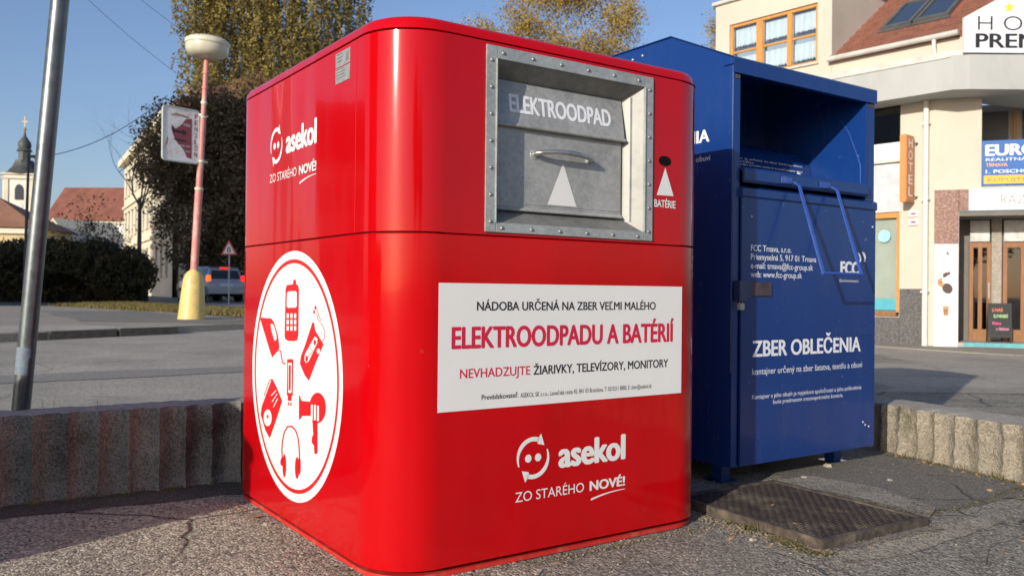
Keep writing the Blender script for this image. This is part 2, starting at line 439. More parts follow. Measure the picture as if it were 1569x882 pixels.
def drape(name, poly, off, mat, step=1.0, parent=None, skirt=0.0, jitter=0.0):
    """sheet following the terrain; skirt > 0 gives it a vertical edge"""
    if jitter:
        q = []
        for i in range(len(poly)):
            a = Vector(poly[i]).to_3d(); b = Vector(poly[(i + 1) % len(poly)]).to_3d()
            k = max(1, int((b - a).length / (jitter * 4)))
            for j in range(k):
                p = a.lerp(b, j / k)
                nn = noise.noise_vector(p * (0.5 / jitter))
                q.append((p.x + nn.x * jitter, p.y + nn.y * jitter))
        poly = q
    bm = bmesh.new()
    vs = [bm.verts.new((x, y, 0)) for x, y in poly]
    bm.faces.new(vs)
    bmesh.ops.triangulate(bm, faces=bm.faces)
    xs = [p[0] for p in poly]; ys = [p[1] for p in poly]
    for lo, hi, nrm in ((min(xs), max(xs), (1, 0, 0)), (min(ys), max(ys), (0, 1, 0))):
        k = max(1, int((hi - lo) / step))
        for i in range(1, k):
            c = lo + (hi - lo) * i / k
            bmesh.ops.bisect_plane(bm, geom=bm.verts[:] + bm.edges[:] + bm.faces[:], plane_co=Vector(nrm) * c, plane_no=nrm)
    for v in bm.verts: v.co.z = gz(v.co.x, v.co.y) + off
    bmesh.ops.recalc_face_normals(bm, faces=bm.faces)
    if sum(f.normal.z for f in bm.faces) < 0: bmesh.ops.reverse_faces(bm, faces=bm.faces)
    if skirt:
        be = [e for e in bm.edges if e.is_boundary]
        r = bmesh.ops.extrude_edge_only(bm, edges=be)
        for g in r['geom']:
            if isinstance(g, bmesh.types.BMVert): g.co.z -= skirt
    me = bpy.data.meshes.new(name); bm.to_mesh(me); bm.free(); me.materials.append(mat)
    o = bpy.data.objects.new(name, me); col.objects.link(o)
    if parent: o.parent = parent
    return o

A_NEAR = asphalt('worn_near_asphalt', (0.255, 0.235, 0.185), grain=140, cracks=0.95, crack_scale=1.3, bump=0.006, wear=(0.38, 0.345, 0.27), wear_amt=.75, amt=.75, light=(.52,.48,.39), wear_scale=2.2, stain=(.085,.07,.055), stain_amt=.55)
A_ROAD = asphalt('road_asphalt', (0.35, 0.315, 0.26), grain=80, cracks=0.8, crack_scale=.45, bump=0.003, amt=0.4, wear=(0.46, 0.42, 0.34), wear_amt=.8, stain=(0.2, 0.185, 0.16), stain_amt=.6, wear_scale=0.9)
A_PATCH = asphalt('dark_patch_asphalt', (0.155, 0.14, 0.115), grain=170, amt=0.5, bump=0.003, wear=(0.17, 0.155, 0.13), cracks=0.7, crack_scale=1.2)
A_GREY = asphalt('grey_lane_asphalt', (0.2, 0.195, 0.185), grain=90, amt=0.25, bump=0.003, wear=(0.22, 0.215, 0.2), wear_scale=0.5)
A_WALK = asphalt('pavement_asphalt', (0.33, 0.29, 0.23), grain=90, amt=0.3, bump=0.004, wear=(0.36, 0.33, 0.27), cracks=0.9, crack_scale=0.28, wear_scale=0.5)
CONC = M('old_concrete', (0.27, 0.25, 0.2), rough=0.9, var=0.3, scale=14, bump=0.006, bscale=70, spots=(0.08, 0.075, 0.05), spot_scale=5, spot_amt=0.8)
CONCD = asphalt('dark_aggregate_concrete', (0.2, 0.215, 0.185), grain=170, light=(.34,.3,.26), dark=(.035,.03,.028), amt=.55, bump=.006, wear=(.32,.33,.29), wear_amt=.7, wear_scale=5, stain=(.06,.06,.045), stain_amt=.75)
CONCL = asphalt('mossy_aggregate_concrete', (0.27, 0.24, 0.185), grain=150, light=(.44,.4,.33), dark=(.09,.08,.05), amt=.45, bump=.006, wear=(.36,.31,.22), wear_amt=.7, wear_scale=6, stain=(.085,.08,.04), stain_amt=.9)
WHITELINE = M('worn_white_road_paint', (0.6, 0.6, 0.58), rough=0.8, var=0.25, scale=12, spots=(0.3, 0.29, 0.26), spot_scale=6, spot_amt=0.9)
GRASSM = leafmat('autumn_grass', [(0.10, 0.09, 0.03), (0.22, 0.18, 0.06), (0.3, 0.2, 0.08)], scale=3)
MOSSM = leafmat('moss', [(0.05, 0.06, 0.015), (0.12, 0.12, 0.035), (0.22, 0.16, 0.06)], scale=20)
SOIL = M('soil', (0.09, 0.075, 0.05), rough=0.95, var=0.4, scale=8, bump=0.02, bscale=20)
DRYLEAF = M('dry_leaf', (0.4, 0.22, 0.1), rough=0.7, var=0.3, scale=30)

# ground: one sheet to the horizon
def grid_axis(v):
    return sorted(v)
gxs = [-2500, -900, -300] + [i * 10 for i in range(-15, -4)] + [-40 + 2 * i for i in range(41)] + [i * 10 for i in range(5, 16)] + [300, 900, 2500]
gys = [-600, -100, -20, 0, 4] + [5 + i for i in range(60)] + [70, 80, 100, 130, 180, 300, 700, 2500]
gv = [(x, y, gz(x, y)) for y in gys for x in gxs]
nx_ = len(gxs)
gf = [(j*nx_+i, j*nx_+i+1, (j+1)*nx_+i+1, (j+1)*nx_+i) for j in range(len(gys)-1) for i in range(nx_-1)]
me = bpy.data.meshes.new('ground'); me.from_pydata(gv, [], gf); me.materials.append(A_NEAR)
ground = bpy.data.objects.new('ground', me); col.objects.link(ground); tag(ground, kind='structure')

tag(drape('road', [(-30, -6), (-5.2, 1.5), (1.0, 5.4), (3.0, 7.7), (9.0, 7.3), (20, 3), (30, 12), (7.2, 16.6), (5, 19), (1, 32), (-30, 37), (-60, 36), (-60, 6)], 0.004, A_ROAD, 2.0), kind='structure')
COARSE = asphalt('coarse_bleached_asphalt', (.36, .325, .245), grain=125, cracks=.8, crack_scale=.9, bump=.007, light=(.7, .64, .5), dark=(.06, .055, .05), amt=.8, wear=(.52, .46, .34), wear_amt=.6, wear_scale=2.5, stain=(.16, .14, .11), stain_amt=.5)
tag(drape('coarse_asphalt', [(-5.0, 1.15), (-1.95, 3.12), (-1.15, 3.62), (-.9, 3.55), (.1, 2.6), (-.05, 2.0), (.2, .5), (-5, -.5)], 0.003, COARSE, 0.6, jitter=.02), kind='structure')
tag(drape('wall_foot_strip', [(-4.8, 1.5), (-1.9, 3.32), (-1.0, 3.88), (-.93, 3.55), (-1.16, 3.5), (-1.9, 3.06), (-4.7, 1.28)], 0.006, asphalt('dark_foot_asphalt', (.09, .085, .07), grain=150, amt=.45, light=(.28,.26,.22), bump=.006, wear=(.15,.14,.115)), 0.3, jitter=.035), kind='structure')  # darker strip along the foot of the left wall
tag(drape('worn_patch', [(1.08, 2.83), (1.4, 3.03), (1.58, 3.14), (1.84, 3.3), (1.86, 3.21), (1.49, 2.94), (1.28, 2.78), (1.08, 2.72)], 0.004, asphalt('sandy_worn_asphalt', (.38, .34, .25), grain=130, amt=.7, bump=.007, wear=(.48, .43, .32), stain=(.1, .09, .07), stain_amt=.8, wear_scale=5), .3, jitter=.02), kind='structure')
tag(drape('worn_patch', [(1.16, 3.84), (1.39, 3.98), (1.6, 3.75), (1.68, 3.4), (1.57, 3.22), (1.53, 3.4), (1.4, 3.6)], 0.0065, asphalt('greyed_worn_asphalt', (.3, .275, .22), grain=130, amt=.6, bump=.006, wear=(.38, .35, .28), stain=(.1, .09, .07), stain_amt=.6, wear_scale=4), .3, jitter=.02), kind='structure')
tag(drape('asphalt_patch', [(1.2, 4.1), (1.32, 3.72), (1.66, 3.36), (1.95, 3.5), (2.3, 3.72), (2.1, 4.6), (1.8, 4.9), (1.2, 4.9)], 0.004, A_PATCH, 0.5, jitter=0.03), kind='structure')
tag(drape('painted_shadow_band', [(-9, 5.0), (-4.6, 7.0), (-2.7, 8.3), (-1.6, 9.3), (-2.0, 9.6), (-2.9, 8.85), (-4.6, 7.9), (-9, 6.3)], 0.009, asphalt('shadow_band_asphalt', (0.24, 0.225, 0.2), grain=90, amt=0.2, wear=(.28,.265,.24), stain=(.18,.17,.16)), 0.7, jitter=0.1), kind='structure')  # shadow band across the left road, put into the asphalt colour
tag(drape('street_pavement', [(-16, 0), (-7.0, 11.76), (-5.5, 14.08), (-4.6, 15.6), (-4.4, 17.2), (-6.3, 18.6), (-11.1, 25), (-22, 25), (-34, 10)], 0.12, A_WALK, 1.0, skirt=0.2), kind='structure')
PATCHL = asphalt('pale_repair_asphalt', (.42, .38, .31), grain=90, amt=.3, wear=(.5,.46,.38), cracks=.6, crack_scale=.6)
tag(drape('pavement_patch', [(-9.6, 8.4), (-7.1, 11.9), (-6.0, 13.4), (-7.4, 14.6), (-10.5, 11.2), (-12, 9)], 0.125, PATCHL, .7, jitter=.1), kind='structure')
tag(drape('pavement_patch', [(-7.8, 15.6), (-5.2, 15.2), (-4.7, 16.4), (-6.4, 18.2), (-9.5, 21.6), (-11.5, 21)], 0.125, asphalt('dark_repair_asphalt', (.2, .185, .155), grain=90, amt=.3, wear=(.3,.27,.23)), .7, jitter=.15), kind='structure')
tag(drape('grass_verge_soil', [(-11.2, 25), (-6.4, 18.6), (-4.4, 17.6), (-4.2, 20), (-8.5, 27.5), (-22, 30), (-24, 25.2)], 0.11, SOIL, 1.0, skirt=0.2), kind='structure')
tag(drape('hotel_pavement', [(9.5, 11.5), (13, 8), (22, 8), (12, 22), (5.5, 22), (4.6, 19.2), (6.9, 15.2), (7.6, 14.1)], 0.02, A_WALK, 1.0, skirt=0.05), kind='structure')
tag(drape('white_edge_line', [(-5.48, 13.9), (-4.6, 15.2), (-4.2, 16.2), (-4.32, 16.3), (-4.75, 15.45), (-5.62, 14.1)], 0.009, WHITELINE, 1.0), kind='structure')

# kerb stones along the far pavement
kerb = empty('kerb', (0, 0, 0)); tag(kerb, kind='structure')
KERBM = M('dirty_kerb_stone', (0.075, 0.07, 0.06), rough=0.9, var=0.4, scale=10, bump=0.01, bscale=30)
KTOP = M('kerb_stone_top', (0.3, 0.27, 0.22), rough=0.9, var=0.25, scale=10, bump=0.008, bscale=30)
ka, kb = Vector((-11.6, 5.75, 0)), Vector((-5.5, 14.08, 0))
kn = int((kb - ka).length / 1.0); kd = (kb - ka).normalized(); kc = Vector((kd.y, -kd.x, 0))
proto_mesh = None
for i in range(kn):
    p = ka + kd * (i * (kb - ka).length / kn)
    if proto_mesh is None:
        m_ = MB(); m_.box(0.008, 0.99, -0.14, 0.02, -0.1, 0.121); m_.cur = 1; m_.box(0.012, 0.986, -0.136, 0.012, 0.122, 0.128)
        ks = m_.build('kerb_stone', [KERBM, KTOP], kerb, bevel=0.006); proto_mesh = ks.data
    else:
        ks = bpy.data.objects.new('kerb_stone', proto_mesh); col.objects.link(ks); ks.parent = kerb
    ks.location = (p.x, p.y, gz(p.x, p.y) + random.uniform(-.006, .006))
    ks.rotation_euler = (0, 0, math.atan2(kd.y, kd.x) + random.uniform(-.004, .004))

# cloud of small faces
def cloud(name, pts, size, mat, parent=None, flat=0.0, aspect=0.6, up=None):
    n = len(pts)
    a = rng.normal(size=(n, 3)); a /= np.linalg.norm(a, axis=1)[:, None]
    b = rng.normal(size=(n, 3))
    if up is not None: a = a * 0.35 + np.array(up); a /= np.linalg.norm(a, axis=1)[:, None]
    b -= a * (a * b).sum(1)[:, None]; b /= np.linalg.norm(b, axis=1)[:, None]
    if flat: a[:, 2] *= .3; b[:, 2] *= .3; a /= np.linalg.norm(a, axis=1)[:, None]; b /= np.linalg.norm(b, axis=1)[:, None]
    sz = size * rng.uniform(0.55, 1.35, (n, 1))
    A = a * sz * 0.5; B = b * sz * 0.5 * aspect
    v = np.stack([pts - A, pts + B * .9 - A * .1, pts + A, pts - B * .9 - A * .1], 1).reshape(-1, 3)
    me = bpy.data.meshes.new(name)
    me.vertices.add(4 * n); me.vertices.foreach_set('co', v.ravel())
    me.loops.add(4 * n); me.loops.foreach_set('vertex_index', np.arange(4 * n))
    me.polygons.add(n); me.polygons.foreach_set('loop_start', np.arange(0, 4 * n, 4)); me.polygons.foreach_set('loop_total', np.full(n, 4))
    me.update(); me.materials.append(mat)
    o = bpy.data.objects.new(name, me); col.objects.link(o); o.parent = parent
    return o

def in_ellipsoids(ells, n, shell=0.35, clump=0.0, per=1):
    """points spread through ellipsoids (cx,cy,cz,rx,ry,rz), denser towards the outside, in clumps"""
    w = np.array([e[3] * e[4] * e[5] for e in ells]) ** 0.75; w /= w.sum()
    k = max(1, n // per)
    idx = rng.choice(len(ells), k, p=w)
    E = np.array(ells)[idx]
    d = rng.normal(size=(k, 3)); d /= np.linalg.norm(d, axis=1)[:, None]
    r = 1 - shell * rng.random((k, 1)) ** 1.3
    c = E[:, :3] + d * r * E[:, 3:]
    if per > 1:
        c = np.repeat(c, per, 0) + rng.normal(size=(k * per, 3)) * clump
    return c

def grass_blades(name, spots, mat, h=0.06, w=0.004, n_per=10, spread=0.03, lean=0.5, parent=None):
    vs = []; fs = []
    for (x, y, z) in spots:
        for _ in range(n_per):
            px, py = x + random.gauss(0, spread), y + random.gauss(0, spread)
            a = random.uniform(0, 6.28); L = h * random.uniform(.4, 1.2); l = random.uniform(0, lean) * L; ww = w * random.uniform(.6, 1.3)
            dx, dy = math.cos(a), math.sin(a); b = len(vs)
            vs += [(px - dy*ww, py + dx*ww, z), (px + dy*ww, py - dx*ww, z), (px + dx*l*.4 + dy*ww*.7, py + dy*l*.4 - dx*ww*.7, z + L*.6), (px + dx*l*.4 - dy*ww*.7, py + dy*l*.4 + dx*ww*.7, z + L*.6), (px + dx*l, py + dy*l, z + L)]
            fs += [(b, b+1, b+2, b+3), (b+3, b+2, b+4)]
    me = bpy.data.meshes.new(name); me.from_pydata(vs, [], fs); me.materials.append(mat)
    o = bpy.data.objects.new(name, me); col.objects.link(o); o.parent = parent
    return o

def pts_on_line(pts, n, jit=0.02, z=None):
    segs = [(Vector(a), Vector(b)) for a, b in zip(pts, pts[1:])]
    Ls = [(b - a).length for a, b in segs]; out = []
    for _ in range(n):
        i = random.choices(range(len(segs)), Ls)[0]; a, b = segs[i]
        p = a.lerp(b, random.random()); x, y = p.x + random.gauss(0, jit), p.y + random.gauss(0, jit)
        out.append((x, y, gz(x, y) if z is None else z))
    return out

# ------------------------------------------------------------ fluted low concrete walls
def fluted_wall(name, p0, p1, h, thick, pitch, depth, mat, seed, label, cap_noise=0.004, rough=0.004, topmat=None):
    p0 = Vector((*p0, 0)); p1 = Vector((*p1, 0)); d = (p1 - p0); L = d.length; d.normalize()
    nrm = Vector((d.y, -d.x, 0))
    ns = int(L / pitch * 14); nz_ = 18
    so = Vector((seed * 3.1, seed * 1.7, seed))
    vs = []; fs = []
    rows = [i / nz_ for i in range(nz_ + 1)]
    def front(s, t):
        z0_ = t * h
        ph = (s / pitch + 0.3 * noise.noise(Vector((s * 3, seed, 0)))) % 1.0
        fl = depth * (math.sin(math.pi * ph) ** 0.75) * (1 + 0.5 * noise.noise(Vector((s * 5, 7, seed)))) + 0.012 * noise.noise(Vector((s * 7, z0_ * 9, seed + 4)))
        z = t * h
        if t < 0.14: fl *= 0.75 + 0.25 * t / 0.14
        foot = 0.012 * max(0, 1 - t / 0.16) * (0.5 + noise.noise(Vector((s * 9, seed, 3))))
        q = p0 + d * s
        rgh = noise.noise((Vector((s * 26, z * 22, seed * 5)))) * rough + noise.noise(Vector((s * 80, z * 70, seed))) * rough * 0.5
        edge = 0.0
        if t > 0.96: edge = 0.009 + 0.014 * max(-.5, noise.noise(Vector((s * 22, 2, seed))))
        return q + nrm * (-fl + rgh + foot - edge) + Vector((0, 0, z + (0 if t > 0 else -0.04)))
    for i in range(ns + 1):
        s = L * i / ns
        col_ = [front(s, t) for t in rows]
        top = col_[-1]
        base = p0 + d * s
        for f_ in (0.25, 0.5, 0.75, 1.0):
            q = top.lerp(base - nrm * thick + Vector((0, 0, h)), f_)
            q.z = h + noise.noise(Vector((s * 12, f_ * 4, seed))) * cap_noise + (0.003 if f_ < 1 else 0)
            col_.append(q)
        b = base - nrm * thick; b.z = -0.05; col_.append(b)
        vs += [tuple(v) for v in col_]
    m = len(rows) + 5
    for i in range(ns):
        for j in range(m - 1):
            fs.append((i*m+j, (i+1)*m+j, (i+1)*m+j+1, i*m+j+1))
    fs.append(tuple(range(m))); fs.append(tuple(ns*m + k for k in range(m))[::-1])
    me = bpy.data.meshes.new(name); me.from_pydata(vs, [], fs); me.materials.append(mat); me.materials.append(topmat or mat)
    bm = bmesh.new(); bm.from_mesh(me); bmesh.ops.recalc_face_normals(bm, faces=bm.faces)
    for f in bm.faces:
        if f.normal.z > .75: f.material_index = 1
    bm.to_mesh(me); bm.free()
    me.polygons.foreach_set('use_smooth', [True] * len(me.polygons)); me.set_sharp_from_angle(angle=R(50))
    o = bpy.data.objects.new(name, me); col.objects.link(o)
    return tag(o, label, 'wall')

WTOP = asphalt('wall_top_concrete', (.36, .33, .28), grain=160, amt=.35, bump=.003, wear=(.45,.42,.36), wear_scale=4, stain=(.18,.17,.13), stain_amt=.6)
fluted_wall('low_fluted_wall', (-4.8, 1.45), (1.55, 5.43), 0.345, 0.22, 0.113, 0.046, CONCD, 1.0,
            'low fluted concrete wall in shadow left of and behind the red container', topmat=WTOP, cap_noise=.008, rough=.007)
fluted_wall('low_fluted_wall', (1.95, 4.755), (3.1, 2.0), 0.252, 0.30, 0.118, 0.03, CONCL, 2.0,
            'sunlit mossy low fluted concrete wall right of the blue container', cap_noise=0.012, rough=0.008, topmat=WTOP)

# ------------------------------------------------------------ cracks, moss, weeds, stones on the near ground
def strip(mb, pts, w, z=0.0022, jit=0.012, zf=None):
    P = []
    for a, b in zip(pts, pts[1:]):
        a = Vector(a); b = Vector(b); k = max(2, int((b - a).length / 0.03))
        for i in range(k): P.append(a.lerp(b, i / k))
    P.append(Vector(pts[-1]))
    P = [p + Vector((noise.noise(Vector((p.x * 14, p.y * 14, 1))), noise.noise(Vector((p.x * 14, p.y * 14, 9))))) * jit for p in P]
    for i in range(len(P) - 1):
        t = (P[i + 1] - P[i]); t.normalize(); n = Vector((-t.y, t.x))
        w0 = w * (0.4 + 0.9 * abs(noise.noise(Vector((P[i].x * 20, P[i].y * 20, 4))))); w1 = w * (0.4 + 0.9 * abs(noise.noise(Vector((P[i+1].x * 20, P[i+1].y * 20, 4)))))
        a, b = P[i], P[i + 1]
        mb.quad((a.x - n.x*w0, a.y - n.y*w0, z), (b.x - n.x*w1, b.y - n.y*w1, z), (b.x + n.x*w1, b.y + n.y*w1, z), (a.x + n.x*w0, a.y + n.y*w0, z))
CRACKM = M('crack_dirt', (0.06, 0.052, 0.036), rough=1.0, var=0.5, scale=30)
cm = MB()
CR = [[(0.92, 2.92), (0.98, 2.7), (1.03, 2.55), (1.15, 2.3)], [(1.3, 2.86), (1.45, 2.75), (1.6, 2.67), (1.8, 2.62)], [(1.3, 2.86), (1.12, 2.84), (1.03, 2.81)], [(1.5, 2.71), (1.62, 2.9), (1.9, 3.1), (2.2, 3.35)],
      [(1.3, 2.86), (1.35, 2.6), (1.3, 2.4)], [(-0.95, 2.6), (-0.75, 2.5), (-0.55, 2.53), (-0.42, 2.42)], [(-1.6, 2.2), (-1.2, 2.35), (-0.95, 2.6)]]
for c_ in CR: strip(cm, c_, 0.0024, jit=.025)
tag(cm.build('ground_cracks', CRACKM), kind='stuff')
ML = [[(1.12, 3.78), (1.35, 3.6), (1.58, 3.28)], [(1.6, 3.3), (1.8, 3.42), (2.28, 3.8)], [(1.95, 4.55), (2.08, 4.35), (2.27, 3.85)], [(0.9, 2.95), (0.98, 2.78), (1.03, 2.78)]]
mpts = []
for l in ML: mpts += pts_on_line(l, 260, 0.014)
mpts += pts_on_line([(0.78, 3.18), (1.0, 2.86)], 160, 0.012) + pts_on_line([(-1.05, 3.28), (-0.6, 2.66), (-0.38, 2.40)], 110, 0.014) + pts_on_line([(-1.9, 3.24), (-1.2, 3.68)], 180, 0.02) + pts_on_line([(-0.15, 2.5), (0.7, 3.08)], 90, 0.008)
mp = np.array(mpts); mp[:, 2] = rng.uniform(0.002, 0.012, len(mp))
tag(cloud('moss', mp, 0.012, MOSSM, flat=1), kind='stuff')
gsp = pts_on_line([(-1.9, 3.24), (-1.2, 3.66)], 16, 0.02) + pts_on_line([(0.86, 3.06), (0.9, 3.0)], 4, 0.015) + pts_on_line([(2.02, 4.5), (2.3, 3.8)], 18, 0.02) + pts_on_line([(1.13, 3.8), (1.3, 3.66)], 5, 0.015)
tag(grass_blades('weeds', gsp, MOSSM, h=0.035, w=0.0016, n_per=7, spread=0.012, lean=0.8), kind='stuff')
tag(grass_blades('grass_tuft', [(-2.19, 4.1, 0.004), (-2.15, 4.1, 0.004), (-2.05, 4.12, 0.004), (-1.98, 4.15, 0.004)], leafmat('green_grass', [(0.06, 0.09, 0.02), (0.14, 0.17, 0.05)], 5), h=0.3, w=0.003, n_per=10, spread=0.02, lean=0.4), kind='stuff')
# gravel crumbs
def crumbs(name, pts, s0, s1, mat):
    vs = []; fs = []
    for (x, y, z) in pts:
        s = random.uniform(s0, s1); b = len(vs)
        ang = random.uniform(0, 3.14); ca, sa = math.cos(ang), math.sin(ang)
        for (ux, uy, uz) in ((-1, -.7, 0), (1, -.8, 0), (.9, .8, 0), (-.8, .9, 0), (-.5, -.4, .8), (.6, -.3, .7), (.4, .5, .9), (-.5, .5, .75)):
            ux += random.uniform(-.2, .2); uy += random.uniform(-.2, .2)
            vs.append((x + (ux*ca - uy*sa)*s, y + (ux*sa + uy*ca)*s, z + uz*s*.9))
        fs += [(b, b+1, b+5, b+4), (b+1, b+2, b+6, b+5), (b+2, b+3, b+7, b+6), (b+3, b, b+4, b+7), (b+4, b+5, b+6, b+7)]
    me = bpy.data.meshes.new(name); me.from_pydata(vs, [], fs); me.materials.append(mat)
    o = bpy.data.objects.new(name, me); col.objects.link(o); return o
STONE = M('pale_stone', (0.3, 0.27, 0.21), rough=0.85, var=0.35, scale=25)
cp = [(random.uniform(-2.2, 2.6), random.uniform(2.0, 4.6), 0.002) for _ in range(1500)]
cp = [p for p in cp if not (p[0] > 1.2 and p[0] < 1.6 and p[1] > 3.2)]
tag(crumbs('gravel', cp, 0.0012, 0.0045, STONE), kind='stuff')
for i, (x, y, s, lb) in enumerate([(0.83, 2.93, .011, 'pale pebble on the asphalt just right of the red container corner'), (1.34, 3.93, .014, 'pale pebble on the ground in front of the blue container'), (1.72, 3.9, .012, 'small pale pebble on the dark asphalt before the right wall'), (1.55, 4.2, .02, 'brown stone under the front edge of the blue container'), (-0.86, 3.06, .014, 'brown stone beside the left edge of the red container')]):
    c_ = crumbs('pebble', [(x, y, 0.003)], s, s * 1.1, STONE); tag(c_, lb, 'pebble')
lp = pts_on_line([(-1.06, 3.30), (-.40, 2.36)], 420, .022, .002) + pts_on_line([(-.3, 2.40), (.72, 3.1)], 260, .012, .002) + pts_on_line([(-2.0, 3.17), (-1.2, 3.66)], 300, .03, .002) + pts_on_line([(2.02, 4.6), (2.34, 3.8)], 420, .035, .002) + pts_on_line([(.62, 3.36), (1.02, 2.8), (1.53, 3.1)], 1300, .022, .003) + pts_on_line([(1.54, 3.15), (1.12, 3.74)], 500, .03, .003)
tag(crumbs('litter_grit', lp, .0012, .005, M('grit', (.2, .16, .11), rough=.95, var=.6, scale=60)), kind='stuff')
bits = np.array(pts_on_line([(-1.06, 3.30), (-.42, 2.40)], 60, .03, .006) + pts_on_line([(2.02, 4.6), (2.3, 3.8)], 90, .04, .006) + pts_on_line([(.66, 3.1), (1.02, 2.78)], 30, .03, .006))
bits = np.concatenate([bits, np.array([(random.uniform(-1.6, 2.3), random.uniform(2.3, 4.2), .008) for _ in range(26)])])
bits = bits[~((bits[:, 0] > -1.0) & (bits[:, 0] < .75) & (bits[:, 1] > 2.45 + .0 * bits[:, 0]) & (bits[:, 1] > 2.2))]
tag(cloud('leaf_litter', bits, .022, DRYLEAF, flat=1), kind='stuff')
# fallen leaves
def leaf(x, y, z, s, a, label, group=None):
    mb = MB()
    out = [(1, 0), (.55, .28), (.2, .42), (-.3, .33), (-.8, .05), (-1, 0), (-.75, -.1), (-.3, -.36), (.25, -.4), (.6, -.25)]
    pts = [(p[0]*s, p[1]*s, z + s * (0.22 * abs(p[1]) + 0.12 * p[0]**2)) for p in out]
    c0 = (0, 0, z + 0.003)
    mb.T = Matrix.Translation((x, y, 0)) @ Matrix.Rotation(a, 4, 'Z')
    mb.add([c0] + pts, [(0, i + 1, (i + 1) % len(pts) + 1) for i in range(len(pts))])
    return tag(mb.build('fallen_leaf', DRYLEAF), label, 'leaf', group)
leaf(-0.93, 3.16, 0.006, 0.032, 0.4, 'curled brown leaf on the ground at the left foot of the red container')
leaf(-0.46, 2.5, 0.004, 0.018, 2.2, 'small yellowish leaf by the front left corner of the red container')
leaf(1.0, 3.28, 0.038, 0.018, 1.0, 'orange leaf lying on the rusty ground cover')
leaf(1.0, 3.02, 0.038, 0.012, 2.0, 'tiny yellow leaf near the front corner of the ground cover')
leaf(1.62, 3.33, 0.006, 0.016, 0.2, 'brown leaf beside the right corner of the ground cover')
leaf(0.15, 2.66, 0.004, 0.02, 2.6, 'dry leaf caught under the front edge of the red container')

# ------------------------------------------------------------ rusty ground cover
PLATE = M('cast_iron_cover', (0.045, 0.034, 0.03), rough=0.7, metal=0.2, var=0.4, scale=20, bump=0.003, bscale=120, spots=(0.15, 0.125, 0.09), spot_scale=6, spot_amt=0.75)
cov = empty('ground_cover', (1.029, 2.827, 0), math.atan2(.307, .496), 'rusty rectangular ribbed steel ground cover raised above the asphalt before the blue container', 'manhole cover')
CW, CD = .583, .72
mb = MB(); 
mb.box(0, CW, 0, .022, -.02, .036); mb.box(0, CW, CD-.022, CD, -.02, .036); mb.box(0, .022, .022, CD-.022, -.02, .036); mb.box(CW-.022, CW, .022, CD-.022, -.02, .036)
mb.build('frame', RUST, cov, bevel=0.002)
mb = MB(); mb.box(.025, CW-.025, .025, CD-.025, 0, .031); mb.build('plate', PLATE, cov, bevel=0.002)
mb = MB()
nx2, ny2 = 26, 32
for i in range(nx2):
    for j in range(ny2):
        x = .035 + (CW - .07) * (i + .5) / nx2; y = .035 + (CD - .07) * (j + .5) / ny2
        l = .0085; w = .0028
        if (i + j) % 2: mb.box(x - l, x + l, y - w, y + w, .031, .0345)
        else: mb.box(x - w, x + w, y - l, y + l, .031, .0345)
tag(mb.build('ribs', PLATE, cov), kind='stuff')
mb = MB()
for _ in range(1): strip(mb, [(1.54, 3.16), (1.12, 3.75)], 0.055, z=0.006); strip(mb, [(1.05, 2.81), (1.54, 3.11)], 0.04, z=0.0062)
tag(mb.build('cover_mortar', asphalt('worn_bedding', (.24,.2,.15), grain=120, amt=.6, bump=.006, stain=(.07,.06,.05), stain_amt=.8, wear_scale=6)), kind='structure')

# ============================================================ red e-waste container
red = empty('recycling_container', (-.3524, 2.41, 0), .60515, 'glossy red electronic waste container with rounded corners and a steel hatch', 'recycling bin')
RW, RD, RR = 1.333, 1.42, 0.18
def rrect(w, d, r, inset=0.0, n=14):
    pts = []
    r2 = max(0.01, r - inset)
    for cx, cy, a0 in ((w - r, r, -90), (w - r, d - r, 0), (r, d - r, 90), (r, r, 180)):
        for i in range(n + 1):
            a = R(a0 + 90 * i / n); pts.append((cx + r2 * math.cos(a), cy + r2 * math.sin(a)))
    return pts     # last point to first point is the flat front
def shell(mb, rings, skip_front=False, cap_top=True, cap_bottom=True):
    n = len(rings[0][0]); b = []
    vs = []; fs = []
    for pts, z in rings: vs += [(x, y, z) for x, y in pts]
    for k in range(len(rings) - 1):
        for i in range(n):
            if skip_front and i == n - 1: continue
            j = (i + 1) % n; fs.append((k*n+i, k*n+j, (k+1)*n+j, (k+1)*n+i))
    if cap_bottom: fs.append(tuple(range(n))[::-1])
    if cap_top: fs.append(tuple((len(rings)-1)*n + i for i in range(n)))
    mb.add(vs, fs)
mb = MB(); shell(mb, [(rrect(RW, RD, RR, .03), 0.0), (rrect(RW, RD, RR, .006), 0.004), (rrect(RW, RD, RR, .006), 0.017), (rrect(RW, RD, RR, .02), .0175)])
mb.build('plinth', REDOLD, red, smooth=40)
mb = MB(); shell(mb, [(rrect(RW, RD, RR, .035), 0.017), (rrect(RW, RD, RR, .035), 0.04)]); mb.build('base_gap', DARK, red, smooth=40)
mb = MB(); shell(mb, [(rrect(RW, RD, RR, .004), .0285), (rrect(RW, RD, RR, 0), .031), (rrect(RW, RD, RR, 0), 1.005), (rrect(RW, RD, RR, .003), 1.008)])
mb.build('lower_body', RED, red, smooth=40)
mb = MB(); shell(mb, [(rrect(RW, RD, RR, .006), 1.004), (rrect(RW, RD, RR, .006), 1.014)]); mb.build('seam', DARK, red, smooth=40)
HU0, HU1, HZ0, HZ1 = .362, .974, 1.050, 1.548
mb = MB(); shell(mb, [(rrect(RW, RD, RR, .002), 1.0115), (rrect(RW, RD, RR, 0), 1.013), (rrect(RW, RD, RR, 0), 1.594), (rrect(RW, RD, RR, .003), 1.596)], skip_front=True, cap_top=False, cap_bottom=False)
panel(mb, RR, RW - RR, 1.0115, 1.596, [(HU0 - .012, HU1 + .012, HZ0 - .012, HZ1 + .012)], 0.0, 0.01)
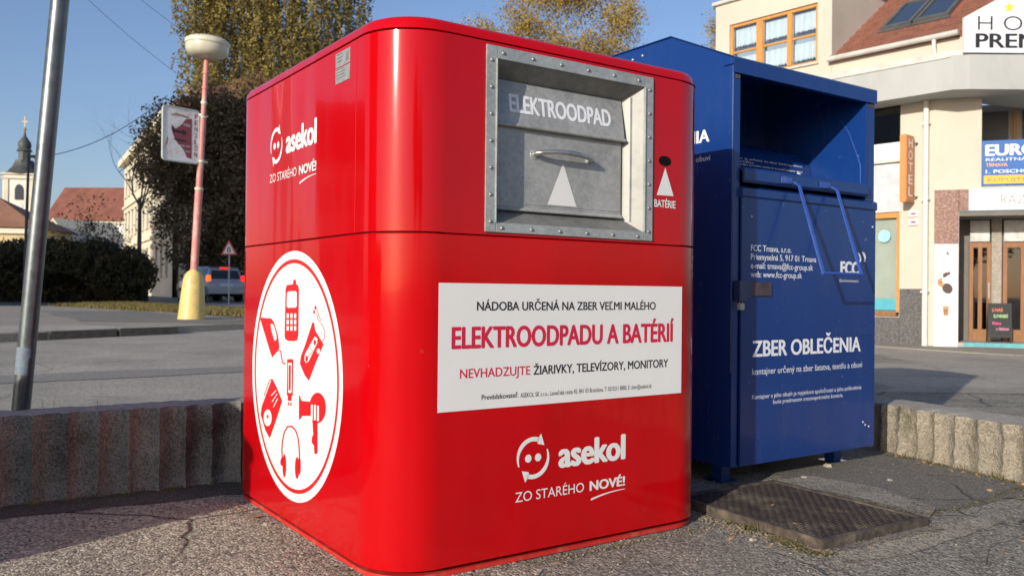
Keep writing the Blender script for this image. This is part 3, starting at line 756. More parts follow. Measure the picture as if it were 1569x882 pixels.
mb.build('upper_body', RED, red, smooth=40)
mb = MB(); shell(mb, [(rrect(RW, RD, RR, .008), 1.592), (rrect(RW, RD, RR, .008), 1.600)], cap_top=True); mb.build('lid_seam', DARK, red, smooth=40)
mb = MB(); shell(mb, [(rrect(RW, RD, RR, .001), 1.5985), (rrect(RW, RD, RR, -.002), 1.600), (rrect(RW, RD, RR, .004), 1.622), (rrect(RW, RD, RR, .013), 1.634), (rrect(RW, RD, RR, .03), 1.641), (rrect(RW, RD, RR, .07), 1.643)])
mb.build('lid', RED, red, smooth=50)
FR = axes((0, 0, 0), (1, 0, 0), (0, 0, 1))          # front face: a = along, b = up, normal towards -y
LR = axes((0, 0, 0), (0, -1, 0), (0, 0, 1))         # left face: a = minus depth
assert FR[1][2] < 0 and LR[0][2] < 0
mb = MB(); mb.T = LR; mb.box(-.216, -.2145, 1.014, 1.594, 0.0002, .0006); mb.box(-.2135, -.2128, 1.014, 1.594, 0.0002, .0009); mb.build('panel_seam', PICRED, red)

# hatch
mb = MB()
y1, HB = .058, .924
mb.quad((HU0, 0, HZ0), (HU0, y1, HZ0 + .045), (HU0, y1, HZ1 - .043), (HU0, 0, HZ1))
mb.quad((HU1, 0, HZ0), (HB, y1, HZ0 + .045), (HB, y1, HZ1 - .043), (HU1, 0, HZ1))
mb.quad((HU0, 0, HZ1), (HU1, 0, HZ1), (HB, y1, HZ1 - .043), (HU0, y1, HZ1 - .043))
mb.quad((HU0, 0, HZ0), (HU1, 0, HZ0), (HB, y1, HZ0 + .045), (HU0, y1, HZ0 + .045))
mb.quad((HU0, y1, HZ0 + .045), (HB, y1, HZ0 + .045), (HB, y1, HZ1 - .043), (HU0, y1, HZ1 - .043))
mb.prism([(HB + .018, y1 - .024), (HB + .024, y1 - .028), (HB + .004, y1 - .004)], HZ0 + .035, HZ1 - .033, 'z')
mb.build('hatch_recess', galvanised('recess_steel', c=(.27, .27, .25), rough=.5, metal=.5, scale=50), red)
fr = empty('hatch_frame', (0, 0, 0)); fr.parent = red
for b_ in ((.324, HU0, 1.020, 1.586), (HU1 + .002, 1.014, 1.020, 1.586), (HU0 + .001, HU1 + .001, HZ1, 1.586), (HU0 + .001, HU1 + .001, 1.020, HZ0)):
    mb = MB(); mb.box(b_[0], b_[1], -.006, -.0005, b_[2], b_[3]); mb.build('frame_strip', GALV, fr, bevel=.0012)
for e0, e1 in ((HU0 - .003, HU0 + .001), (HU1 - .002, HU1 + .003)):
    mb = MB(); mb.box(e0, e1, -.010, 0, HZ0, HZ1); mb.build('frame_edge', GALV, fr, bevel=.001)
rivet_mesh = None
def rivet(u, z):
    global rivet_mesh
    if rivet_mesh is None:
        m_ = MB(); m_.T = FR; m_.lathe([(.0065, 0), (.0064, .0012), (.005, .003), (.0025, .0042), (.001, .0045)], n=10)
        o = m_.build('rivet', galvanised('rivet_steel', c=(.3,.31,.3), metal=.6), fr, smooth=60); rivet_mesh = o.data
    else:
        o = bpy.data.objects.new('rivet', rivet_mesh); col.objects.link(o); o.parent = fr
    o.location = (u, -.006, z)
for i in range(7):
    z = 1.052 + i * .0815
    rivet(.343, z); rivet(.996, z)
for i in range(6):
    u = .385 + i * .112
    rivet(u, 1.567); rivet(u, 1.034)
# flap over the chute
FLT, FLB = (.055, 1.503), (.034, 1.363)
mb = MB(); mb.prism([(FLT[0], FLT[1]), (FLT[0] + .003, FLT[1]), (FLB[0] + .004, FLB[1]), (FLB[0], FLB[1])], .366, .918, 'x')
mb.tube([(.366, FLB[0] + .003, FLB[1]), (.922, FLB[0] + .003, FLB[1])], .0065, 10)
mb.build('hatch_flap', GALVD, red, smooth=40)
_v = Vector((0, FLT[0] - FLB[0], FLT[1] - FLB[1])); _L = _v.length
FF = axes((0, FLB[0], FLB[1]), (1, 0, 0), _v)
text('ELEKTROODPAD', FF, .440, .862, .043, .099, .0012, WHITE2, red, bold=.045)
# door with handle
mb = MB(); mb.box(.368, .916, .050, .053, 1.110, 1.372); mb.prism([(.050, 1.110), (.053, 1.110), (.044, 1.094), (.038, 1.097)], .368, .916, 'x')
mb.box(.376, .908, .0482, .050, 1.118, 1.124)
door = mb.build('hatch_door', GALVD, red, bevel=.0008)
DY = -.048
mb = MB(); mb.tube([(p[0] - .034, p[1] + DY, p[2] - .012) for p in [(.578, .099, 1.293), (.58, .082, 1.295), (.6, .068, 1.299), (.64, .062, 1.303), (.69, .060, 1.304), (.74, .062, 1.302), (.785, .068, 1.297), (.806, .082, 1.293), (.808, .099, 1.291)]], .0085, 12)
mb.build('handle', galvanised('handle_steel', c=(.6, .6, .58), rough=.25), door, smooth=60)
decal('arrow', [[(.596, 1.118), (.720, 1.124), (.662, 1.264)]], FR, -.0490, WHITE, door)
for u in (.544, .774):
    mb = MB(); mb.T = axes((u, .050, 1.280), (1, 0, 0), (0, 0, 1)); mb.lathe([(.016, 0), (.015, .002), (.012, .0025)], n=14); mb.build('handle_mount', GALV, door, smooth=40)

# battery slot, arrow and word
mb = MB(); mb.T = FR; mb.add([(1.077 + .029 * math.cos(a) * (1 if abs(math.cos(a)) > .9 else .95), 1.304 + .0165 * math.sin(a), .0006) for a in [2 * math.pi * i / 16 for i in range(16)]], [tuple(range(16))])
mb.add([(1.077 + .031 * math.cos(a), 1.304 + .0185 * math.sin(a), .0001) for a in [2 * math.pi * i / 16 for i in range(16)]] + [(1.077 + .029 * math.cos(a), 1.304 + .0165 * math.sin(a), .0007) for a in [2 * math.pi * i / 16 for i in range(16)]], [(i, (i+1) % 16, 16 + (i+1) % 16, 16 + i) for i in range(16)])
mb.build('battery_slot', DARK, red)
decal('battery_arrow', [[(1.038, 1.182), (1.12, 1.184), (1.078, 1.281)]], FR, .0008, WHITE, red)
text('BATÉRIE', FR, 1.026, 1.130, 1.141, 1.166, .0014, WHITE, red, bold=.03)

# white label
mb = MB(); mb.T = FR; mb.box(.169, 1.166, .486, .864, .0003, .0013)
label_plate = mb.build('white_label', WHITE, red)
text('NÁDOBA URČENÁ NA ZBER VEĽMI MALÉHO', FR, .300, 1.037, .783, .809, .0018, INK, label_plate, bold=.024)
text('ELEKTROODPADU A BATÉRIÍ', FR, .213, 1.126, .671, .733, .0018, CRIMSON, label_plate, bold=.042)
text('NEVHADZUJTE', FR, .243, .500, .582, .609, .0018, CRIMSON, label_plate, bold=.014)
text('ŽIARIVKY, TELEVÍZORY, MONITORY', FR, .512, 1.100, .581, .608, .0018, INK, label_plate, bold=.026)
text('Prevádzkovateľ:', FR, .320, .455, .514, .529, .0018, INK, label_plate, bold=.014)
text('ASEKOL SK s.r.o., Lamačská cesta 45, 841 03 Bratislava, T: 02/3211 8800, E: zber@asekol.sk', FR, .463, 1.021, .512, .526, .0018, INK, label_plate)

def logo(frame, cx, cy, off=.0012, s=1.0):
    polys = []
    def arc(a0, a1, ri, ro, n=22, taper=0.35):
        P, Q = [], []
        for i in range(n + 1):
            t = i / n; a = R(a0 + (a1 - a0) * t); w = (ro - ri) * (taper + (1 - taper) * min(1, t * 2.2)); m_ = (ri + ro) / 2
            P.append((cx + (m_ + w / 2) * math.cos(a) * s, cy + (m_ + w / 2) * math.sin(a) * s)); Q.append((cx + (m_ - w / 2) * math.cos(a) * s, cy + (m_ - w / 2) * math.sin(a) * s))
        polys.append(P + Q[::-1])
    ri, ro = .052, .066
    for k in (0, 180):
        arc(203 + k, 68 + k, ri, ro)
        a = R(68 + k); m_ = (ri + ro) / 2
        tip = R(40 + k)
        b1 = (cx + (ro + .014) * math.cos(a) * s, cy + (ro + .014) * math.sin(a) * s); b2 = (cx + (ri - .006) * math.cos(a) * s, cy + (ri - .006) * math.sin(a) * s)
        polys.append([b2, (cx + (m_ - .002) * math.cos(R(74 + k)) * s, cy + (m_ - .002) * math.sin(R(74 + k)) * s), b1, (cx + (m_ - .002) * math.cos(tip) * s, cy + (m_ - .002) * math.sin(tip) * s)])
    for dx in (-.019, .019):
        polys.append([(cx + dx * s + .0125 * math.cos(a) * s, cy + .0125 * math.sin(a) * s) for a in [2 * math.pi * i / 20 for i in range(20)]])
    decal('logo', polys, frame, off, WHITE, red)
def branding(frame, ox, oz):
    logo(frame, ox + .515, oz + .320)
    text('asekol', frame, ox + .615, ox + .903, oz + .280, oz + .360, .0012, WHITE, red, bold=.05)
    text('ZO STARÉHO', frame, ox + .448, ox + .722, oz + .189, oz + .219, .0012, WHITE, red)
    text('NOVÉ!', frame, ox + .746, ox + .902, oz + .189, oz + .219, .0012, WHITE, red, bold=.04)
    P = []; Q = []
    for i in range(13):
        t = i / 12; x = ox + .752 + .15 * t; z = oz + .158 + .018 * (1 - (1 - t) ** 2); w = .0045 * (1 - .72 * t)
        P.append((x, z + w)); Q.append((x, z - w * .5))
    decal('underline', [P + Q[::-1]], frame, .0012, WHITE, red)
branding(FR, 0, 0)
branding(LR, -1.424, 1.047)
# round white sticker with pictograms
def circ(cx, cy, r, n=72): return [(cx + r * math.cos(2 * math.pi * i / n), cy + r * math.sin(2 * math.pi * i / n)) for i in range(n)]
disc = decal('round_sticker', [circ(-.722, .541, .434)], LR, .0008, WHITE, red)
decal('ring', [[*circ(-.722, .541, .405)][i:i + 2] + [*circ(-.722, .541, .391)][i:i + 2][::-1] for i in range(71)] + [[circ(-.722, .541, .405)[71], circ(-.722, .541, .405)[0], circ(-.722, .541, .391)[0], circ(-.722, .541, .391)[71]]], LR, .0014, PICRED, disc)
PIC = {'phone':[[[(-0.7961,0.8423),(-0.784,0.8555),(-0.7228,0.8588),(-0.7202,0.8728),(-0.7083,0.876),(-0.6963,0.8727),(-0.6929,0.8587),(-0.6751,0.8555),(-0.6659,0.8426),(-0.6669,0.6845),(-0.6752,0.667),(-0.7077,0.661),(-0.7685,0.6589),(-0.7968,0.6651),(-0.8004,0.6782)]],[[(-0.78,0.8269),(-0.7678,0.8335),(-0.6951,0.835),(-0.6831,0.8297),(-0.6817,0.7846),(-0.6904,0.778),(-0.7691,0.7753),(-0.7816,0.7805)],[(-0.7809,0.7552),(-0.7592,0.7558),(-0.7587,0.7394),(-0.7803,0.7387)],[(-0.7802,0.7332),(-0.7585,0.7339),(-0.758,0.7175),(-0.7796,0.7167)],[(-0.7795,0.7112),(-0.7578,0.712),(-0.7573,0.6956),(-0.779,0.6947)],[(-0.7439,0.7562),(-0.7227,0.7567),(-0.7222,0.7405),(-0.7434,0.7398)],[(-0.7432,0.7344),(-0.722,0.7351),(-0.7215,0.7188),(-0.7427,0.718)],[(-0.7425,0.7126),(-0.7213,0.7134),(-0.7208,0.6971),(-0.742,0.6962)],[(-0.7076,0.7571),(-0.6868,0.7577),(-0.6863,0.7416),(-0.7071,0.7409)],[(-0.707,0.7355),(-0.6862,0.7362),(-0.6857,0.7201),(-0.7065,0.7194)],[(-0.7063,0.714),(-0.6855,0.7148),(-0.685,0.6987),(-0.7058,0.6978)]]],'iron':[[[(-1.0724,0.7321),(-0.9427,0.7325),(-0.9153,0.7208),(-0.8708,0.6749),(-0.8532,0.6331),(-0.8658,0.6188),(-0.9278,0.5898),(-0.9557,0.6133)],[(-0.872,0.6207),(-0.8445,0.6168),(-0.8345,0.5957),(-0.8241,0.5781),(-0.8048,0.5723),(-0.7859,0.576),(-0.7897,0.5807),(-0.802,0.5776),(-0.8147,0.5807),(-0.8245,0.5973),(-0.8352,0.6196),(-0.8663,0.6255)]],[[(-0.9487,0.7104),(-0.9319,0.7145),(-0.9115,0.7073),(-0.884,0.6766),(-0.8802,0.6609),(-0.8931,0.6512),(-0.9065,0.655),(-0.9343,0.6834)]]],'stick':[[[(-0.7727,0.5938),(-0.7208,0.5985),(-0.7116,0.5926),(-0.7139,0.4713),(-0.7258,0.4679),(-0.7253,0.4517),(-0.762,0.4487),(-0.7625,0.4651),(-0.7718,0.4674)],[(-0.7587,0.4436),(-0.7465,0.445),(-0.7461,0.433),(-0.7584,0.4327)],[(-0.7373,0.4449),(-0.7252,0.4463),(-0.7248,0.4344),(-0.7369,0.4341)]],[[(-0.763,0.5813),(-0.7264,0.5851),(-0.7233,0.581),(-0.7233,0.4823),(-0.7353,0.4778),(-0.7567,0.4778)]]],'stick2':[[[(-0.7535,0.5743),(-0.7353,0.5768),(-0.7321,0.5738),(-0.7325,0.4878),(-0.7508,0.4871)]],[]],'cassette':[[[(-0.5386,0.7338),(-0.5249,0.7301),(-0.5161,0.7069),(-0.4439,0.6649),(-0.5077,0.6001),(-0.5658,0.5366),(-0.6025,0.5511),(-0.6494,0.5875),(-0.6415,0.6114),(-0.5919,0.6671)],[(-0.5066,0.7611),(-0.4952,0.7428),(-0.4553,0.7239),(-0.4344,0.7052),(-0.4389,0.6856),(-0.4641,0.6695),(-0.4602,0.6683),(-0.4346,0.685),(-0.43,0.7058),(-0.4514,0.7254),(-0.4911,0.7441),(-0.502,0.7618)],[(-0.5149,0.781),(-0.4988,0.7714),(-0.4877,0.7533),(-0.4662,0.7387),(-0.4621,0.7401),(-0.4834,0.7544),(-0.4945,0.7724),(-0.5109,0.7824)],[(-0.5076,0.7818),(-0.5098,0.7767),(-0.5154,0.7745),(-0.5212,0.7765),(-0.5237,0.7815),(-0.5215,0.7866),(-0.5158,0.7888),(-0.5101,0.7868)],[(-0.5179,0.7673),(-0.5201,0.7621),(-0.5258,0.7599),(-0.5316,0.7618),(-0.5341,0.7669),(-0.5318,0.772),(-0.5262,0.7742),(-0.5204,0.7723)]],[[(-0.5156,0.6875),(-0.494,0.6804),(-0.4937,0.6672),(-0.5676,0.6009),(-0.5925,0.5938),(-0.6069,0.6033),(-0.6018,0.6225)],[(-0.4718,0.6411),(-0.4734,0.6364),(-0.4781,0.6328),(-0.4847,0.6312),(-0.4913,0.632),(-0.4963,0.635),(-0.4982,0.6395),(-0.4965,0.6441),(-0.4918,0.6478),(-0.4852,0.6494),(-0.4786,0.6486),(-0.4737,0.6455)]]],'cassette2':[[[(-0.5043,0.6676),(-0.5056,0.663),(-0.5094,0.6594),(-0.5147,0.6579),(-0.5201,0.6588),(-0.5242,0.6619),(-0.5258,0.6665),(-0.5244,0.6712),(-0.5206,0.6747),(-0.5153,0.6762),(-0.5099,0.6753),(-0.5059,0.6721)],[(-0.5734,0.6098),(-0.5748,0.6045),(-0.5787,0.6004),(-0.5843,0.5986),(-0.5899,0.5996),(-0.5941,0.6031),(-0.5958,0.6082),(-0.5944,0.6136),(-0.5904,0.6177),(-0.5849,0.6194),(-0.5793,0.6184),(-0.5751,0.6149)],[(-0.5596,0.6473),(-0.5324,0.6376),(-0.5808,0.6143),(-0.5774,0.6128),(-0.5282,0.6373),(-0.5563,0.6491)]],[]],'radio':[[[(-0.9352,0.5055),(-0.9253,0.5121),(-0.915,0.5062),(-0.8745,0.4827),(-0.8182,0.4415),(-0.8804,0.3634),(-0.945,0.2896),(-0.9941,0.3127),(-1.049,0.3642),(-1.0393,0.396)],[(-1.0091,0.4398),(-0.9557,0.4995),(-0.9298,0.508),(-0.934,0.5104),(-0.962,0.5003),(-1.0158,0.4403)]],[[(-0.9239,0.3681),(-0.9254,0.3592),(-0.9303,0.3506),(-0.9382,0.3429),(-0.9486,0.3367),(-0.9606,0.3326),(-0.9733,0.3309),(-0.9857,0.3318),(-0.9966,0.3352),(-1.0053,0.3408),(-1.011,0.3482),(-1.0131,0.3569),(-1.0116,0.366),(-1.0065,0.3748),(-0.9982,0.3825),(-0.9876,0.3886),(-0.9754,0.3926),(-0.9627,0.3941),(-0.9505,0.393),(-0.9398,0.3895),(-0.9314,0.3839),(-0.9259,0.3766)],[(-0.9303,0.4472),(-0.8778,0.472),(-0.8836,0.4742),(-0.9363,0.4494)],[(-0.919,0.4259),(-0.8671,0.4598),(-0.8738,0.4613),(-0.9259,0.4273)],[(-0.9049,0.4082),(-0.8567,0.4464),(-0.8637,0.4475),(-0.912,0.4093)]]],'radio2':[[[(-0.9579,0.3684),(-0.9597,0.3641),(-0.9648,0.361),(-0.9711,0.3602),(-0.9764,0.3621),(-0.9785,0.3659),(-0.9766,0.3702),(-0.9716,0.3733),(-0.9652,0.3741),(-0.96,0.3723)]],[]],'dryer':[[[(-0.4178,0.4636),(-0.4195,0.4517),(-0.425,0.4401),(-0.4342,0.4292),(-0.4465,0.4198),(-0.4612,0.4124),(-0.4776,0.4074),(-0.4948,0.4052),(-0.5117,0.4059),(-0.5274,0.4095),(-0.5408,0.4158),(-0.5512,0.4245),(-0.5578,0.4351),(-0.5604,0.447),(-0.5586,0.4593),(-0.5526,0.4714),(-0.5427,0.4825),(-0.5298,0.492),(-0.5144,0.4992),(-0.4976,0.5038),(-0.4804,0.5055),(-0.4638,0.5044),(-0.4487,0.5004),(-0.436,0.4939),(-0.4263,0.4853),(-0.4201,0.475)],[(-0.6549,0.4786),(-0.6432,0.4777),(-0.6372,0.4677),(-0.6255,0.4626),(-0.5527,0.4686),(-0.5459,0.4219),(-0.624,0.4122),(-0.638,0.3998),(-0.6524,0.3959)],[(-0.5319,0.4113),(-0.4863,0.409),(-0.4835,0.3101),(-0.4939,0.3034),(-0.5099,0.3018),(-0.516,0.3284),(-0.5352,0.3358),(-0.533,0.3536),(-0.5224,0.3633)]],[[(-0.5442,0.4592),(-0.528,0.462),(-0.5265,0.4119),(-0.5427,0.4078)],[(-0.5171,0.4612),(-0.5011,0.4641),(-0.4997,0.4144),(-0.5157,0.4103)],[(-0.4904,0.4612),(-0.4747,0.464),(-0.4733,0.4147),(-0.489,0.4107)]]],'phones':[[[(-0.8019,0.2297),(-0.8095,0.2671),(-0.8042,0.3007),(-0.7867,0.3335),(-0.7554,0.3561),(-0.7221,0.3602),(-0.6886,0.3532),(-0.6649,0.3318),(-0.6523,0.2968),(-0.6481,0.2552),(-0.6366,0.2572),(-0.6408,0.2991),(-0.6536,0.3347),(-0.6783,0.3577),(-0.7171,0.3668),(-0.7629,0.3603),(-0.7985,0.3341),(-0.8168,0.2998),(-0.8221,0.2651),(-0.8145,0.2273)],[(-0.7702,0.2184),(-0.7715,0.2001),(-0.7762,0.1847),(-0.7834,0.1753),(-0.7918,0.1738),(-0.7996,0.1805),(-0.8053,0.1941),(-0.8077,0.212),(-0.8064,0.2304),(-0.8016,0.2459),(-0.7943,0.2552),(-0.786,0.2565),(-0.7782,0.2497),(-0.7726,0.2361)],[(-0.7987,0.2268),(-0.8014,0.2179),(-0.8091,0.2113),(-0.8189,0.2096),(-0.827,0.2135),(-0.8303,0.2215),(-0.8276,0.2304),(-0.8198,0.237),(-0.81,0.2386),(-0.8019,0.2347)],[(-0.6445,0.2325),(-0.6461,0.2157),(-0.6513,0.2015),(-0.6592,0.1926),(-0.6683,0.1909),(-0.6767,0.1968),(-0.6829,0.2091),(-0.6854,0.2254),(-0.6839,0.2424),(-0.6786,0.2567),(-0.6705,0.2655),(-0.6614,0.267),(-0.6531,0.2609),(-0.647,0.2487)],[(-0.6304,0.2424),(-0.632,0.2235),(-0.6374,0.211),(-0.6445,0.2097),(-0.6507,0.2202),(-0.6534,0.2384),(-0.6518,0.2574),(-0.6464,0.2699),(-0.6392,0.2711),(-0.6331,0.2605)]],[]]}
names = {'phone': 'phone_pictogram', 'iron': 'iron_pictogram', 'stick': 'usb_stick_pictogram', 'cassette': 'cassette_pictogram', 'radio': 'radio_pictogram', 'dryer': 'hair_dryer_pictogram', 'phones': 'headphones_pictogram', 'stick2': 'usb_stick_pictogram', 'cassette2': 'cassette_pictogram', 'radio2': 'radio_pictogram'}
for k, (r_, w_) in PIC.items():
    o2 = .0014 if not k.endswith('2') else .0026
    decal(names[k], r_, LR, o2, PICRED, disc)
    if w_: decal(names[k], w_, LR, o2 + .0006, WHITE, disc)
# silver plate near the top of the left face
mb = MB(); mb.T = LR; mb.box(-.369, -.261, 1.536, 1.582, .0002, .0016); mb.box(-.369, -.261, 1.486, 1.533, .0002, .0016); sp = mb.build('data_plate', M('silver_plate', (.42, .43, .4), rough=.35, metal=.5, var=.2, scale=40), red)
mb = MB(); mb.T = LR
for i in range(4): mb.box(-.362, -.30 + .008 * (i % 2), 1.528 - .009 * i, 1.530 - .009 * i, .0016, .0018)
for i in range(3): mb.box(-.362, -.32, 1.575 - .011 * i, 1.578 - .011 * i, .0016, .0018)
for i in range(5): mb.box(-.29 + .005 * i, -.288 + .005 * i, 1.545, 1.572, .0016, .0018)
mb.build('plate_print', M('grey_print', (.12, .1, .1)), sp)
# two small screws on the seams
for u, z in ((.262, 1.03), (1.30, 1.0)):
    pass

# ============================================================ blue textile container
blue = empty('textile_container', (.9485, 3.7219, 0), .60515, 'dark blue metal clothing collection container with open chute and pull handle', 'recycling bin')
BW, BD = 1.045, 1.0
def prof(off=0.0): return [(0, .09), (0, 1.866 + off), (.37, 2.036 + off), (BD, 2.036 + off), (BD, .09)]
mb = MB(); mb.prism(prof(), 0, .004, 'x'); mb.build('side_panel', BLUE, blue)
RZ = 1.965
mb = MB(); mb.prism([(0, .09), (0, 1.866), (.37, RZ), (BD, RZ), (BD, .09)], BW - .004, BW, 'x'); mb.build('side_panel', BLUE, blue)
mb = MB(); mb.box(.005, BW - .005, BD - .005, BD, .09, RZ - .004); mb.build('back_panel', BLUE, blue)
mb = MB(); mb.box(.005, BW - .005, .004, BD - .006, .088, .094); mb.build('floor_panel', BLUE, blue)
mb = MB()
xl, xr = -.008, BW + .008
T_ = [(xl, -.012, 1.8665), (xr, -.012, 1.8665), (xr, .37, RZ + .007), (xl, .37, 2.043), (xr, BD + .01, RZ + .007), (xl, BD + .01, 2.043)]
B_ = [(x, y, z - .0045) for x, y, z in T_]
mb.add(T_ + B_, [(0, 1, 2), (0, 2, 3), (3, 2, 4), (3, 4, 5), (6, 8, 7), (6, 9, 8), (9, 10, 8), (9, 11, 10), (0, 6, 7, 1), (1, 7, 8, 2), (2, 8, 10, 4), (4, 10, 11, 5), (5, 11, 9, 3), (3, 9, 6, 0)])
mb.build('roof', BLUE, blue)
mb = MB(); mb.box(-.0075, BW + .0075, -.014, -.0105, 1.797, 1.861); mb.box(-.007, -.003, -.0104, .05, 1.835, 1.859); mb.box(.006, BW - .006, -.0104, .018, 1.797, 1.80); mb.build('roof_fascia', BLUE, blue, bevel=.0006)
GALVS = galvanised('bare_steel_edge', c=(.45, .5, .6))
mb = MB(); mb.box(-.0077, BW + .0077, -.0145, -.0105, 1.8614, 1.864); mb.box(-.0012, -.0002, -.002, .001, .5, 1.83); mb.build('worn_edge', GALVS, blue)
mb = MB(); mb.box(.0, .041, -.004, -.0005, .09, 1.80); mb.box(.041, .0435, -.004, .03, 1.312, 1.80); mb.build('left_jamb', BLUE, blue, bevel=.0008)
mb = MB(); mb.box(.975, BW, -.004, -.0005, 1.264, 1.797); mb.box(.9725, .975, -.004, .03, 1.312, 1.797); mb.box(.985, .9865, -.0065, -.0042, 1.33, 1.78); mb.build('right_jamb', BLUE, blue, bevel=.0008)
for x in (.012, .998):
    mb = MB(); mb.box(x, x + .026, -.0068, -.0044, 1.775, 1.793); mb.build('hinge_plate', RUST, blue)
mb = MB(); mb.prism([(-.024, 1.268), (-.024, 1.300), (-.003, 1.312), (0, 1.312), (0, 1.264), (-.02, 1.262)], .0415, BW, 'x'); mb.build('chute_rail', BLUE, blue, bevel=.001)
# chute inside
mb = MB()
def zr(y): return 1.866 + (RZ - 1.866) * min(y, .37) / .37 - .004
mb.add([(.974, .004, 1.312), (.974, .62, 1.312), (.974, .62, zr(.62)), (.974, .37, zr(.37)), (.974, .004, zr(.004))], [(0, 1, 2, 3, 4)])
mb.add([(.042, .004, 1.312), (.042, .62, 1.312), (.042, .62, zr(.62)), (.042, .37, zr(.37)), (.042, .004, zr(.004))], [(4, 3, 2, 1, 0)])
mb.quad((.042, .004, zr(.004) - .004), (.974, .004, zr(.004) - .004), (.974, .37, zr(.37) - .004), (.042, .37, zr(.37) - .004))
mb.quad((.042, .37, zr(.37) - .004), (.974, .37, zr(.37) - .004), (.974, .62, zr(.62) - .004), (.042, .62, zr(.62) - .004))
mb.quad((.042, .62, 1.312), (.974, .62, 1.312), (.974, .62, zr(.62) - .004), (.042, .62, zr(.62) - .004))
mb.build('chute_lining', BLUE, blue)
DP = [(-.026, 1.338), (-.026, 1.382), (-.018, 1.392), (.24, 1.40), (.285, 1.425), (.306, 1.463), (.318, 1.50), (.333, 1.535), (.355, 1.565), (.385, 1.590), (.45, 1.61)]
mb = MB()
inner = [(y + .012, z - .012) for y, z in DP[::-1]]
mb.prism(DP + inner, .05, .968, 'x'); drum = mb.build('swing_tray', BLUE, blue, smooth=35)
_a = Vector((0, .285, 1.425)); _b = Vector((0, .333, 1.535))
TF = axes(_a, (1, 0, 0), _b - _a)
for i, (tx, x0, x1, z) in enumerate([('Kontajner je určený na zber šatstva, obuvi', .30, .90, .082), ('a textilu.', .30, .52, .064), ('Nevhadzujte prosím mokré a znečistené veci', .30, .885, .048), ('DO KONTAJNERA NEVHADZUJTE', .30, .80, .018)]):
    text(tx, TF, x0, x1, z, z + (.012 if i < 3 else .017), .0045, WHITE2, drum, bold=.004 if i < 3 else .012)
decal('arrow', [[(.845, .005), (.865, .005), (.862, .03), (.876, .03), (.85, .06), (.828, .03), (.843, .03)]], TF, .0035, WHITE2, drum)
# pull handle
OLDBLUE = paint('scuffed_blue_paint', (.03, .08, .36), rough=.35, dirt=.5, dirt_col=(.3, .3, .3), coat=.2)
mb = MB()
def flatbar(pts, w, t):
    L = [Vector(p) for p in pts]
    for a, b in zip(L, L[1:]):
        dr = (b - a).normalized(); n_ = Vector((1, 0, 0)).cross(dr).normalized() * t
        wv = Vector((w, 0, 0))
        c = [a - wv - n_, a + wv - n_, a + wv + n_, a - wv + n_, b - wv - n_, b + wv - n_, b + wv + n_, b - wv + n_]
        mb.add(c, [(0, 3, 2, 1), (4, 5, 6, 7), (0, 1, 5, 4), (1, 2, 6, 5), (2, 3, 7, 6), (3, 0, 4, 7)])
for x in (.385, .668): flatbar([(x - .05, -.028, 1.352), (x - .01, -.036, 1.35), (x, -.055, 1.335), (x, -.185, .938)], .009, .003)
mb.tube([(.378, -.186, .936), (.676, -.186, .936)], .0065, 8)
mb.build('pull_handle', OLDBLUE, blue, smooth=35)
for x in (.33, .612):
    mb = MB(); mb.box(x - .04, x + .04, -.031, -.0265, 1.34, 1.372); mb.build('handle_bracket', OLDBLUE, blue, bevel=.003)
# door
mb = MB(); mb.box(.046, BW - .001, -.016, -.005, .092, 1.262); mb.box(.06, 1.03, -.0185, -.016, .64, .642); door = mb.build('door', BLUE, blue, bevel=.0025)
mb = MB(); mb.box(-.004, .055, -.05, -.0165, .808, .898); mb.box(.055, .085, -.04, -.0165, .822, .892); lk = mb.build('lock_cover', paint('dark_blue_paint', (.012, .03, .1), rough=.4, dirt=.4), blue, bevel=.003)
mb = MB(); mb.box(.085, .24, -.024, -.0165, .832, .892); mb.build('lock_bar', M('brown_worn_bar', (.06, .04, .05), rough=.6, var=.4, scale=25, spots=(.2, .09, .04), spot_scale=14), lk, bevel=.002)
mb = MB(); mb.box(.008, .036, -.044, -.026, .772, .800); mb.tube([(.014, -.035, .8), (.014, -.035, .815), (.03, -.035, .815), (.03, -.035, .8)], .0025, 6); mb.build('padlock', GALV, lk, bevel=.003)
for u, z in ((.11, 1.18), (.95, .215), (1.0, .19), (1.02, 1.18), (.97, .2)):
    mb = MB(); mb.T = axes((u, -.016, z), (1, 0, 0), (0, 0, 1)); mb.lathe([(.007, 0), (.006, .003), (.003, .004)], n=8); mb.build('bolt', GALVS, door, smooth=60)
for x, y in ((.10, .14), (.93, .14), (.10, .86), (.93, .86)):
    mb = MB(); mb.box(x - .03, x + .03, y - .03, y + .03, .006, .088); mb.box(x - .055, x + .055, y - .055, y + .055, 0, .006); mb.build('foot', BLUE, blue, bevel=.003)
D1 = .0166
for tx, x1, z in (('FCC Trnava, s.r.o.', .384, 1.030), ('Priemyselná 5, 917 01 Trnava', .567, .992), ('e-mail: trnava@fcc-group.sk', .543, .953), ('web: www.fcc-group.sk', .462, .915)):
    text(tx, FR, .106, x1, z, z + .026, D1, WHITE2, door, bold=.012)
text('FCC', FR, .754, .905, .943, 1.000, D1, WHITE2, door, bold=.07)
text('Environment', FR, .750, .904, .903, .917, D1, WHITE2, door)
decal('logo_arcs', [[(.895, 1.05), (.915, 1.04), (.925, 1.02), (.92, 1.003), (.908, 1.003), (.912, 1.02), (.905, 1.033)], [(.925, 1.055), (.95, 1.05), (.962, 1.03), (.958, 1.005), (.944, 1.003), (.947, 1.022), (.94, 1.035)]], FR, D1, WHITE2, door)
text('ZBER OBLEČENIA', FR, .121, .925, .566, .634, D1, WHITE2, door, bold=.035)
text('kontajner určený na zber šatstva, textilu a obuvi', FR, .122, .937, .486, .514, D1, WHITE2, door)
